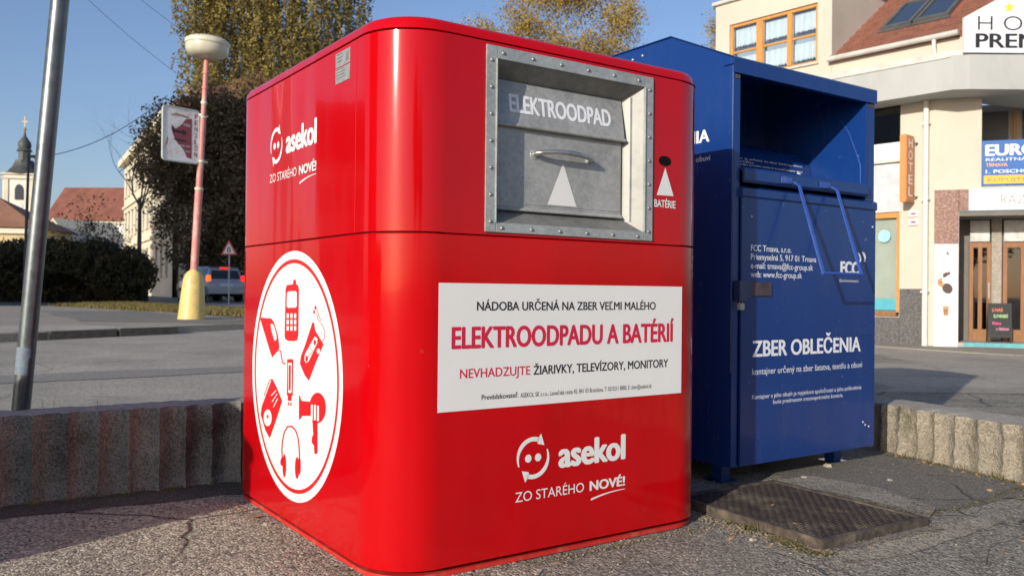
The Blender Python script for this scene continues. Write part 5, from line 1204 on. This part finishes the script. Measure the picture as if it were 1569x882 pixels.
for (tx, ty, lb) in ((9, -26, 'broad leafy tree added unseen behind the viewer on the right for reflections'), (3.2, -22, 'slimmer leafy tree added unseen directly behind the viewer for reflections'), (-31, -2, 'leafy tree added far out of view on the left for reflections')):  # trees added out of view so the red corner reflects darker bands
    tree((tx, ty), 2.6, .2, lb, 'tree', [(0, 0, 5.6, 2.4, 2.4, 2.6), (1.2, .5, 4.8, 1.6, 1.6, 1.6), (-1.1, -.4, 6.2, 1.5, 1.5, 1.6)], 5000, .34, AUTUMN, shell=.8, clump=.35, per=20, L0=2.0, depth=2)
yc = empty('unseen_paper_container', (-3.04, 1.70, 0), 0, 'unseen yellow sorted waste container just left of the view', 'recycling bin')
YEL = paint('yellow_plastic', (.55, .4, .03), rough=.45, coat=0, dirt=.3)
mb = MB(); mb.prism([(-.55, .14), (.55, .14), (.65, .95), (-.65, .95)], -.52, .52, 'y'); b_ = mb.build('tub', YEL, yc, bevel=.03)
mb = MB(); mb.prism([(-.66, .955), (.66, .955), (.66, 1.0), (.45, 1.12), (-.45, 1.12), (-.66, 1.0)], -.55, .55, 'y'); mb.build('lid', YEL, yc, bevel=.02)
for x in (-.45, .45):
    for y in (-.4, .4):
        mb = MB(); mb.T = Matrix.Translation((x, y, .075)) @ Matrix.Rotation(R(90), 4, 'X'); mb.lathe([(.05, -.02), (.073, -.02), (.073, .02), (.05, .02)], 14); mb.build('wheel', DARK, yc, smooth=40)

# ============================================================ hotel building on the right
CRM = M('cream_render', (.53, .48, .39), rough=.9, var=.04, scale=1.2, bump=.002, bscale=60, spots=(.42, .37, .28), spot_scale=.7, spot_amt=.35)
CRM2 = M('pale_render', (.52, .48, .4), rough=.9, var=.04, scale=1.2, bump=.002, bscale=60)
BANDM = M('white_grey_render', (.40, .41, .39), rough=.85, var=.06, scale=2, bump=.003, bscale=90, spots=(.3, .3, .28), spot_scale=1.2, spot_amt=.5, stretch=(1, 1, .5))
GRAN = M('speckled_granite', (.11, .105, .1), rough=.4, var=.7, scale=60, detail=2)
WOOD = M('orange_brown_wood', (.5, .24, .06), rough=.45, var=.15, scale=5, stretch=(8, 8, 1))
DOORW = M('brown_door_wood', (.25, .115, .045), rough=.4, var=.2, scale=5, stretch=(8, 8, 1))
CURT = M('white_curtain', (.8, .8, .77), rough=.9, var=.05)
METW = M('white_pipe', (.66, .64, .56), rough=.5, var=.08)
METD = M('grey_gutter', (.5, .48, .43), rough=.5, var=.15, scale=4)
DGREY = M('dark_grey_frame', (.1, .1, .095), rough=.5, var=.2)
PANE = panemat('window_pane', refl=.07)
PANED = panemat('dark_pane', refl=.1, tint=(.25, .27, .28))
ROOM = M('dim_room', (.16, .15, .13), rough=.9)
KX, KY = 7.7625, 15.835
HA = math.atan2(-.744, .668)
hot = empty('hotel_building', (KX, KY, 0), HA, 'cream hotel and shop building with red tiled roof, wide pale canopy and wooden windows', 'building')
# walls of the angled front (y = 0), upper room block and the lower wall
mb = MB(); WH = (-4.45, -2.34, 5.6, 6.82)
panel(mb, -4.81, -2.03, 5.19, 7.32, [WH], 0.0, .16)
mb.quad((-2.03, 0, 5.19), (-2.03, 6, 5.19), (-2.03, 6, 7.32), (-2.03, 0, 7.32)); mb.quad((-4.81, 0, 5.19), (-4.81, 6, 5.19), (-4.81, 6, 7.32), (-4.81, 0, 7.32)); mb.quad((-4.81, 0, 7.32), (-2.03, 0, 7.32), (-2.03, 6, 7.32), (-4.81, 6, 7.32))
mb.build('upper_wall', CRM, hot)
mb = MB(); mb.box(-4.88, -1.98, -.07, 6.05, 7.322, 7.40); mb.build('parapet_edge', METD, hot, bevel=.01)
mb = MB(); BAY = (-1.95, -.635, .44, 4.56)
panel(mb, -4.81, .0, -.5, 5.19, [BAY], 0.0, .14); mb.build('lower_wall', CRM, hot)
mb = MB(); mb.box(-2.025, .62, .002, .2, 5.192, 5.56); mb.build('eave_wall', CRM, hot)
# wooden three-light window
wf = empty('upper_window', (0, 0, 0)); wf.parent = hot
x0, x1, z0, z1 = WH
def fbox(par, nm, a, b, c, d, y0=.04, y1=.11, mat=WOOD): 
    m_ = MB(); m_.box(a, b, y0, y1, c, d); return m_.build(nm, mat, par, bevel=.004)
fbox(wf, 'frame', x0, x0 + .07, z0, z1); fbox(wf, 'frame', x1 - .06, x1, z0, z1); fbox(wf, 'frame', x0 + .072, x1 - .062, z1 - .07, z1); fbox(wf, 'frame', x0 + .072, x1 - .062, z0, z0 + .05)
fbox(wf, 'mullion', -3.79, -3.63, z0 + .052, z1 - .072, .03, .11); fbox(wf, 'mullion', -3.05, -2.94, z0 + .052, z1 - .072, .03, .11)
for a, b in ((x0 + .072, -3.792), (-3.628, -3.052), (-2.938, x1 - .062)):
    fbox(wf, 'transom', a, b, 6.17, 6.215, .05, .1)
    m_ = MB(); m_.box(a, b, .075, .079, z0 + .052, 6.168); m_.box(a, b, .075, .079, 6.217, z1 - .072); m_.build('pane', PANE, wf)
    # gathered curtains, two tiers with scalloped hems
    for (ct, cb) in ((z1 - .1, 6.32), (6.10, 5.72)):
        vs = []; fs = []; N_ = 40
        for i in range(N_ + 1):
            x = a + (b - a) * i / N_; y = .15 + .018 * math.sin(i * 1.9)
            vs += [(x, y, ct), (x, y + .004, cb + .035 * abs(math.sin(i * .62)))]
        for i in range(N_): fs.append((2*i, 2*i+2, 2*i+3, 2*i+1))
        m_ = MB(); m_.add(vs, fs); m_.build('curtain', CURT, wf, smooth=60)
mb = MB(); mb.box(x0 - .1, x1 + .1, .3, 2.0, z0 - .1, z1 + .1); mb.build('room_wall', M('pale_room', (.5, .52, .52), rough=.9), wf)
fbox(wf, 'sill', x0 - .04, x1 + .03, z0 - .045, z0 - .002, -.05, .04, METD)
# roof
PT = R(35); ex0, ex1, ey, ez = -2.028, .75, -.06, 5.585
rf = empty('tiled_roof', (ex0, ey, ez)); rf.parent = hot
rf.rotation_euler = (PT, 0, 0)
SKY1 = (.66, 1.26, .98, 2.36); SKY2 = (1.30, 1.96, 1.0, 2.30)
mb = MB(); mb.box(0, ex1 - ex0, 0, 4.6, -.08, 0); mb.build('roof_deck', ROOFR, rf)
TILE = M('roof_tile', (.25, .1, .06), rough=.85, var=.3, scale=5, spots=(.15, .08, .055), spot_scale=2.5, spot_amt=.7)
mb = MB(); tw_, tl_ = .1, .16
for j in range(28):
    for i in range(int((ex1 - ex0) / tw_)):
        x = i * tw_ + (tw_ / 2 if j % 2 else 0); y = j * tl_
        if any(s_[0] - .06 < x + .05 < s_[1] + .06 and s_[2] - .08 < y + .08 < s_[3] + .08 for s_ in (SKY1, SKY2)): continue
        h_ = .022 + random.uniform(-.003, .004); r_ = random.uniform(-.004, .004)
        mb.add([(x + .003, y + r_, .002), (x + tw_ - .003, y + r_, .002), (x + tw_ - .003, y + r_, h_), (x + .003, y + r_, h_), (x + .003, y + tl_ + .01, .004), (x + tw_ - .003, y + tl_ + .01, .004)], [(0, 1, 2, 3), (3, 2, 5, 4), (0, 3, 4), (1, 5, 2)])
tag(mb.build('roof_tiles', TILE, rf), kind='stuff')
for s_ in (SKY1, SKY2):
    m_ = MB(); a, b, c_, d_ = s_
    for q in ((a, a + .07, c_, d_), (b - .07, b, c_, d_), (a + .07, b - .07, c_, c_ + .1), (a + .07, b - .07, d_ - .08, d_)): m_.box(*q, 0.001, .085)
    m_.box(a - .05, b + .05, c_ - .09, c_ - .002, .02, .035)
    sk = m_.build('skylight', DGREY, rf, bevel=.004)
    m_ = MB(); m_.box(a + .07, b - .07, c_ + .1, d_ - .08, .055, .06); m_.build('pane', M('sky_glass', (.03, .04, .05), rough=.03, coat=1, var=.02), sk)
mb = MB(); mb.tube([(-2.05, -.13, 5.565), (.45, -.13, 5.575)], .055, 12); mb.build('gutter', METD, hot, smooth=50)
mb = MB(); mb.box(-.035, .0, -.07, 4.6, -.03, .05); mb.build('verge_trim', METD, rf, bevel=.005)
mb = MB(); mb.tube([(.02, -.13, 5.52), (.02, -.13, 5.40), (.02, -.1, 5.30), (.02, -.1, 5.07)], .035, 10); mb.build('short_pipe', METW, hot, smooth=50)
mb = MB(); mb.tube([(-2.0, -.05, 5.205), (-1.2, -.06, 5.215), (-.6, -.05, 5.2), (0, -.06, 5.21), (.62, -.05, 5.2)], .012, 6); mb.build('ledge_cable', DGREY, hot, smooth=60)
# canopy band (plan polygon in building coordinates)
_rot = Matrix.Rotation(-HA, 4, 'Z') @ Matrix.Translation((-KX, -KY, 0))
def loc(x, y): p = _rot @ Vector((x, y, 0)); return (p.x, p.y)
Pc = loc(7.713, 14.99); Pr = loc(14, 14.9); Pr2 = loc(14, 18)
mb = MB(); mb.prism([(-4.8, -.6), (Pc[0] - .25, -.6), ((Pc[0] - .06), Pc[1] - .0), loc(7.95, 14.985), Pr, Pr2, (.05, -.0), (-4.8, -.004)], 4.45, 5.055, 'z'); mb.build('canopy_band', BANDM, hot)
mb = MB(); mb.prism([(-4.8, -.55), (Pc[0] - .25, -.55), loc(8.0, 15.05), loc(14, 15.0), loc(14, 17.5), (.3, -.003), (-4.8, -.003)], 5.056, 5.16, 'z'); mb.build('canopy_top', METD, hot)
mb = MB(); mb.box(-4.8, .5, -.62, -.602, 5.02, 5.052); mb.build('canopy_drip', METD, hot)
# tall bay on the angled front
bay = empty('tall_window', (0, 0, 0)); bay.parent = hot
a, b = BAY[0], BAY[1]
m_ = MB(); m_.box(a, b, .06, .065, 3.78, 4.50); m_.build('pane', PANED, bay); fbox(bay, 'frame', a, b, 4.49, 4.555, .02, .1, DOORW)
m_ = MB(); m_.box(a, b, .03, .05, 3.44, 3.76); m_.build('sign_strip', M('white_panel', (.72, .72, .7), rough=.5, var=.05), bay)
fbox(bay, 'frame', a, b, 3.38, 3.435, -.01, .1, METD)
m_ = MB()
for i in range(24): m_.box(a, b, .05, .056, 2.44 + i * .0385, 2.474 + i * .0385)
m_.build('blind', M('pale_blind', (.55, .58, .6), rough=.6), bay)
fbox(bay, 'frame', a, b, 2.32, 2.42, .0, .1, WOOD); fbox(bay, 'frame', b - .06, b, .52, 2.32, .0, .1, WOOD); fbox(bay, 'frame', a, b - .062, .45, .53, .0, .1, DOORW)
m_ = MB(); m_.box(a, b - .062, .05, .055, .53, 2.32); m_.build('pane', PANE, bay)
m_ = MB(); m_.box(a, b - .062, .1, .11, .53, 2.32); m_.build('back_panel', M('cream_panel', (.6, .56, .42), rough=.8, var=.08, scale=3), bay)
m_ = MB(); m_.box(a, b - .062, .04, .045, .56, .78); m_.build('teal_strip', M('teal_print', (.08, .35, .4), rough=.5, var=.1), bay)
m_ = MB(); m_.T = axes((-.95, .045, 1.98), (1, 0, 0), (0, 0, 1)); m_.lathe([(.12, 0), (.12, .003)], 16); m_.build('round_print', M('teal_print_light', (.3, .6, .6), rough=.5, var=.3, scale=20), bay)
m_ = MB(); m_.box(a, b, .12, .13, .4, 4.56); m_.build('dark_back', ROOM, bay)
text('mbaS', axes((-1.14, .028, 3.55), (1, 0, 0), (0, 0, 1)), 0, .42, 0, .09, .001, M('pale_grey_print', (.45, .45, .45)), bay)
for (p, q, t_) in ((-.62, -.17, .97), (-4.8, -.625, .43)):
    m_ = MB(); m_.box(p, q, -.025, -.001, -.5, t_); m_.build('granite_plinth', GRAN, hot, bevel=.003)
mb = MB(); mb.tube([(-.13, -.07, -.1), (-.13, -.07, 4.44)], .05, 12); mb.build('downpipe', METW, hot, smooth=60)
for z in (.9, 2.6, 4.0):
    mb = MB(); mb.box(-.195, -.065, -.125, -.001, z, z + .03); mb.build('pipe_clamp', METW, hot)
for z in (2.15, 2.305):
    mb = MB(); mb.box(-.46, -.29, -.012, -.001, z, z + .135); pq = mb.build('plaque', M('plaque_white', (.7, .68, .62), rough=.5, var=.1, scale=30), hot)
    mb = MB(); mb.box(-.42, -.33, -.014, -.0125, z + .05, z + .085); mb.box(-.46, -.29, -.014, -.0125, z, z + .012); mb.build('plaque_print', MAR, pq)

# shop front: wall turned more towards the camera
GA = math.atan2(-.3102, .9507) - HA
g = Matrix.Rotation(GA, 4, 'Z')
def gb(nm, mat, boxes, par=hot, bevel=None, smooth=None):
    m_ = MB(); m_.T = g
    for q in boxes: m_.box(*q)
    return m_.build(nm, mat, par, bevel=bevel, smooth=smooth)
gb('front_wall', CRM, [(-.02, .77, 0, .35, 2.785, 4.6)])
gb('loggia_floor', BANDM, [(.771, 6, -.02, 2.0, 2.785, 2.83)])
gb('loggia_wall', CRM2, [(.4, 6, 1.5, 1.7, 2.83, 4.6)])
for i in range(4):
    x = 1.0 + i * .75
    w = gb('loggia_window', DGREY, [(x, x + .5, 1.44, 1.495, 2.9, 4.45)])
    gb('curtain', CURT, [(x + .05, x + .45, 1.42, 1.438, 2.95, 3.75)], w)
gb('loggia_post', WOOD, [(1.58, 1.64, 1.40, 1.438, 2.83, 4.45)])
BROWNP = M('coffee_bean_print', (.22, .12, .09), rough=.6, var=.6, scale=30, spots=(.42, .3, .25), spot_scale=22, spot_amt=.7)
gb('shop_fascia', M('white_fascia', (.74, .73, .7), rough=.5, var=.03), [(.56, 5.5, -.06, .0, 2.40, 2.78)], bevel=.003)
gb('fascia_print', BROWNP, [(.40, .558, -.06, .0, 2.40, 2.78)])
gb('pillar', M('white_poster', (.7, .67, .64), rough=.6, var=.05, scale=5), [(0, .395, -.04, .3, -.3, 1.79)])
gb('pillar_print', BROWNP, [(0, .396, -.041, .3, 1.791, 2.78)])
gb('pillar_side', M('lilac_print', (.5, .46, .47), rough=.6, var=.12, scale=8), [(.397, .403, -.035, .55, -.05, 2.39)])
GF = axes(tuple((g @ Vector((0, -.041, 0)))), tuple(g.to_3x3() @ Vector((1, 0, 0))), (0, 0, 1))
# shop poster pictures: lamp, brush, powder, jar
DKB = M('dark_brown_print', (.07, .04, .035), rough=.6, var=.4, scale=40)
def gdec(nm, polys, mat, off=.0015): return decal(nm, polys, GF, off, mat, hot)
def ellp(cx, cz, rx, rz, n=18, rot=0): return [(cx + rx * math.cos(t_) * math.cos(rot) - rz * math.sin(t_) * math.sin(rot), cz + rx * math.cos(t_) * math.sin(rot) + rz * math.sin(t_) * math.cos(rot)) for t_ in [2 * math.pi * i / n for i in range(n)]]
gdec('poster_picture', [[(.19, 1.60), (.22, 1.66), (.25, 1.60)], ellp(.22, .98, .085, .10, rot=.5), [(.14, 1.24), (.2, 1.28), (.21, 1.20), (.15, 1.17)]], DKB)
gdec('poster_picture', [[(.05, 1.14), (.14, 1.18), (.13, 1.07), (.06, 1.08)], ellp(.11, 1.06, .06, .05, rot=-.6), [(.14, .66), (.25, .66), (.24, .48), (.16, .48)]], M('tan_print', (.45, .25, .12), rough=.6, var=.3, scale=30))
gdec('poster_picture', [[(.2, 1.2), (.27, 1.24), (.26, 1.29), (.2, 1.27)], [(.16, .6), (.23, .6), (.22, .5), (.17, .5)]], M('dark_blue_print', (.12, .05, .05), rough=.6))
sd = tuple(g.to_3x3() @ Vector((0, 1, 0)))
GS = axes(tuple(g @ Vector((.404, -.03, 0))), sd, (0, 0, 1))
decal('poster_picture', [[(.02, .28), (.12, .30), (.12, .46), (.02, .44)]], GS, .001, M('magenta_print', (.45, .02, .2), rough=.5), hot)
decal('poster_picture', [[(.25, .14), (.42, .16), (.42, .42), (.34, .5), (.25, .38)]], GS, .001, M('blue_print', (.03, .1, .35), rough=.5), hot)
# recess
gb('shop_recess', ROOM, [(.404, 5.5, .95, 1.1, -.1, 2.39), (.404, 5.5, .0, .95, 2.3, 2.392)])
gb('side_reveal', M('stone_reveal', (.3, .27, .22), rough=.8, var=.3, scale=20), [(1.10, 1.27, .80, .94, .02, 2.3)])
gb('entrance_step', M('stone_step', (.35, .34, .3), rough=.8, var=.15, scale=10), [(.404, 5.5, -.02, .949, -.3, .0)])
gb('step_edge', M('teal_step_edge', (.1, .33, .36), rough=.5, var=.15, scale=9), [(.50, 5.5, -.028, -.0205, -.075, -.002)])
for (da, db_) in ((.72, 1.09), (1.29, 1.95), (2.0, 2.7)):
    dr = empty('shop_door', (0, 0, 0)); dr.parent = hot
    m_ = MB(); m_.T = g
    for q in ((da, da + .07, .78, .84, .0, 1.86), (db_ - .07, db_, .78, .84, .0, 1.86), (da + .07, db_ - .07, .78, .84, 1.76, 1.86), (da + .07, db_ - .07, .78, .84, .0, .22)): m_.box(*q)
    m_.box((da + db_) / 2 - .035, (da + db_) / 2 + .035, .775, .845, .22, 1.76); m_.build('door_frame', DOORW, dr, bevel=.006)
    gb('pane', PANED, [(da + .07, db_ - .07, .80, .805, .22, 1.76)], dr)
    gb('blind', M('cream_blind', (.55, .52, .4), rough=.8), [((da + db_) / 2 + .06, db_ - .1, .82, .83, .3, 1.6)], dr)
    gb('fanlight', M('pale_fanlight', (.5, .5, .47), rough=.4, var=.25, scale=6), [(da + .02, db_ - .02, .82, .84, 1.88, 2.28)], dr)
    gb('handle', GALV, [(db_ - .05, db_ - .035, .74, .76, .8, 1.1)], dr)
RF = axes(tuple(g @ Vector((0, -.061, 0))), tuple(g.to_3x3() @ Vector((1, 0, 0))), (0, 0, 1))
text('RAZ', RF, 1.07, 1.46, 2.50, 2.66, .002, M('thin_grey_print', (.2, .19, .18)), hot, bold=-.012)

# banner
bn = empty('blue_banner', (KX, KY, 0), HA, 'blue advertising banner with white EURO lettering and a yellow strip on the loggia railing', 'banner')
gb('cloth', M('banner_blue', (.03, .12, .36), rough=.6, var=.12, scale=5), [(.765, 2.6, -.045, -.04, 2.84, 3.65)], bn)
gb('yellow_strip', M('banner_yellow', (.72, .42, .03), rough=.6, var=.1, scale=6), [(.80, 2.57, -.0465, -.0452, 2.87, 3.02)], bn)
BF = axes(tuple(g @ Vector((0, -.0455, 0))), tuple(g.to_3x3() @ Vector((1, 0, 0))), (0, 0, 1))
text('EURO', BF, .82, 1.66, 3.38, 3.57, .001, WHITE, bn, bold=.045)
text('REALITNÁ KANCELÁRIA', BF, .83, 2.4, 3.28, 3.33, .001, WHITE, bn, bold=.01)
text('TRNAVA', BF, .83, 1.18, 3.18, 3.24, .001, M('banner_orange', (.8, .35, .05)), bn, bold=.02)
text('1. POSCHODIE', BF, .83, 1.75, 3.06, 3.12, .001, WHITE, bn, bold=.02)
text('KUPUJTE U NÁS', BF, .86, 2.0, 2.91, 2.97, .002, M('banner_dark', (.1, .15, .2)), bn)

# vertical orange HOTEL box
hbx = empty('hotel_box_sign', (KX, KY, 0), HA, 'vertical orange box sign with stacked letters HOTEL fixed to the cream wall', 'sign')
ORG = M('orange_plastic', (.62, .24, .07), rough=.45, var=.08)
mb = MB(); mb.box(-.46, -.34, -.42, -.08, 2.57, 3.81); mb.build('box', ORG, hbx, bevel=.008)
mb = MB(); mb.box(-.339, -.334, -.395, -.105, 2.6, 3.78); mb.build('face', M('orange_face', (.5, .2, .11), rough=.4, var=.1), hbx)
for z in (2.68, 3.68):
    mb = MB(); mb.box(-.42, -.38, -.08, -.001, z - .02, z + .02); mb.box(-.33, -.30, -.1, -.001, z - .012, z + .012); mb.build('bracket', DGREY, hbx)
HF = axes((-.333, -.25, 0), (0, 1, 0), (0, 0, 1))
for i, c_ in enumerate('HOTEL'): text(c_, HF, -.09, .09, 3.58 - i * .225, 3.75 - i * .225, .001, M('cream_letter', (.8, .68, .55)) if i == 0 else bpy.data.materials['cream_letter'], hbx, bold=.03)

# roof sign
hsn = empty('roof_sign', (8.95, 14.93, 0), 0, 'white gabled sign board with HOTEL PREMIUM in black and yellow stars above the canopy', 'sign')
mb = MB(); mb.prism([(-1.13, 5.075), (1.13, 5.075), (1.13, 5.67), (0, 6.30), (-1.13, 5.67)], 0, .06, 'y'); mb.build('board', M('white_sign_board', (.72, .74, .76), rough=.4, var=.02), hsn)
mb = MB()
for a, b in (((-1.15, 5.66), (0, 6.31)), ((0, 6.31), (1.15, 5.66))): mb.tube([(a[0], .02, a[1]), (b[0], .02, b[1])], .018, 6)
mb.tube([(-1.14, .02, 5.07), (-1.14, .02, 5.67)], .018, 6); mb.build('rim', METD, hsn, smooth=50)
text('HOTEL', FR, -.90, 1.0, 5.46, 5.71, .003, INK, hsn, bold=-.012, space=1.55)
text('PREMIUM', FR, -.94, .94, 5.16, 5.40, .003, INK, hsn, bold=.03)
YST = M('yellow_star', (.85, .6, .03), rough=.4)
for x, z in ((-.36, 5.86), (0, 5.98), (.36, 5.86)):
    mb = MB(); mb.prism([(x + (.10 if k % 2 == 0 else .042) * math.sin(math.pi * k / 5), z + (.10 if k % 2 == 0 else .042) * math.cos(math.pi * k / 5)) for k in range(10)], -.012, -.001, 'y'); mb.build('star', YST, hsn)

# chalkboard
q = g @ Vector((1.12, .25, 0)); wq = Matrix.Rotation(HA, 4, 'Z') @ q
cbd = empty('chalkboard', (KX + wq.x, KY + wq.y, .0), HA + GA, 'black chalkboard A-frame with coloured writing standing by the shop doors', 'sign')
mb = MB()
for q_ in ((-.19, -.165, 0, .72), (.165, .19, 0, .72), (-.165, .165, .69, .72), (-.165, .165, .1, .13)): mb.prism([(-.12 + .1 * q_[2], q_[2]), (-.09 + .1 * q_[2], q_[2]), (-.09 + .1 * q_[3], q_[3]), (-.12 + .1 * q_[3], q_[3])], q_[0], q_[1], 'x')
for x in (-.19, .165): mb.prism([(.1, 0), (.125, 0), (-.02, .71), (-.045, .71)], x, x + .025, 'x')
mb.build('frame', M('black_wood', (.02, .018, .016), rough=.6), cbd)
mb = MB(); mb.prism([(-.1, .13), (-.095, .13), (-.039, .69), (-.044, .69)], -.165, .165, 'x'); mb.build('board', M('slate', (.03, .032, .033), rough=.8, var=.3, scale=8), cbd)
CF = axes((0, -.101, .13), (1, 0, 0), (0, .1, 1))
for (s_, x0_, x1_, zz, cc) in (('2.NÁŠ', -.13, .05, .44, (.8, .2, .12)), ('SLOVENSKÉ', -.1, .13, .33, (.5, .75, .3)), ('Káva', -.12, .02, .2, (.8, .12, .25)), ('s láskou', -.06, .14, .1, (.75, .3, .45))):
    text(s_, CF, x0_, x1_, zz, zz + .055, .002, M('chalk', cc, rough=.9), cbd, bold=.01)
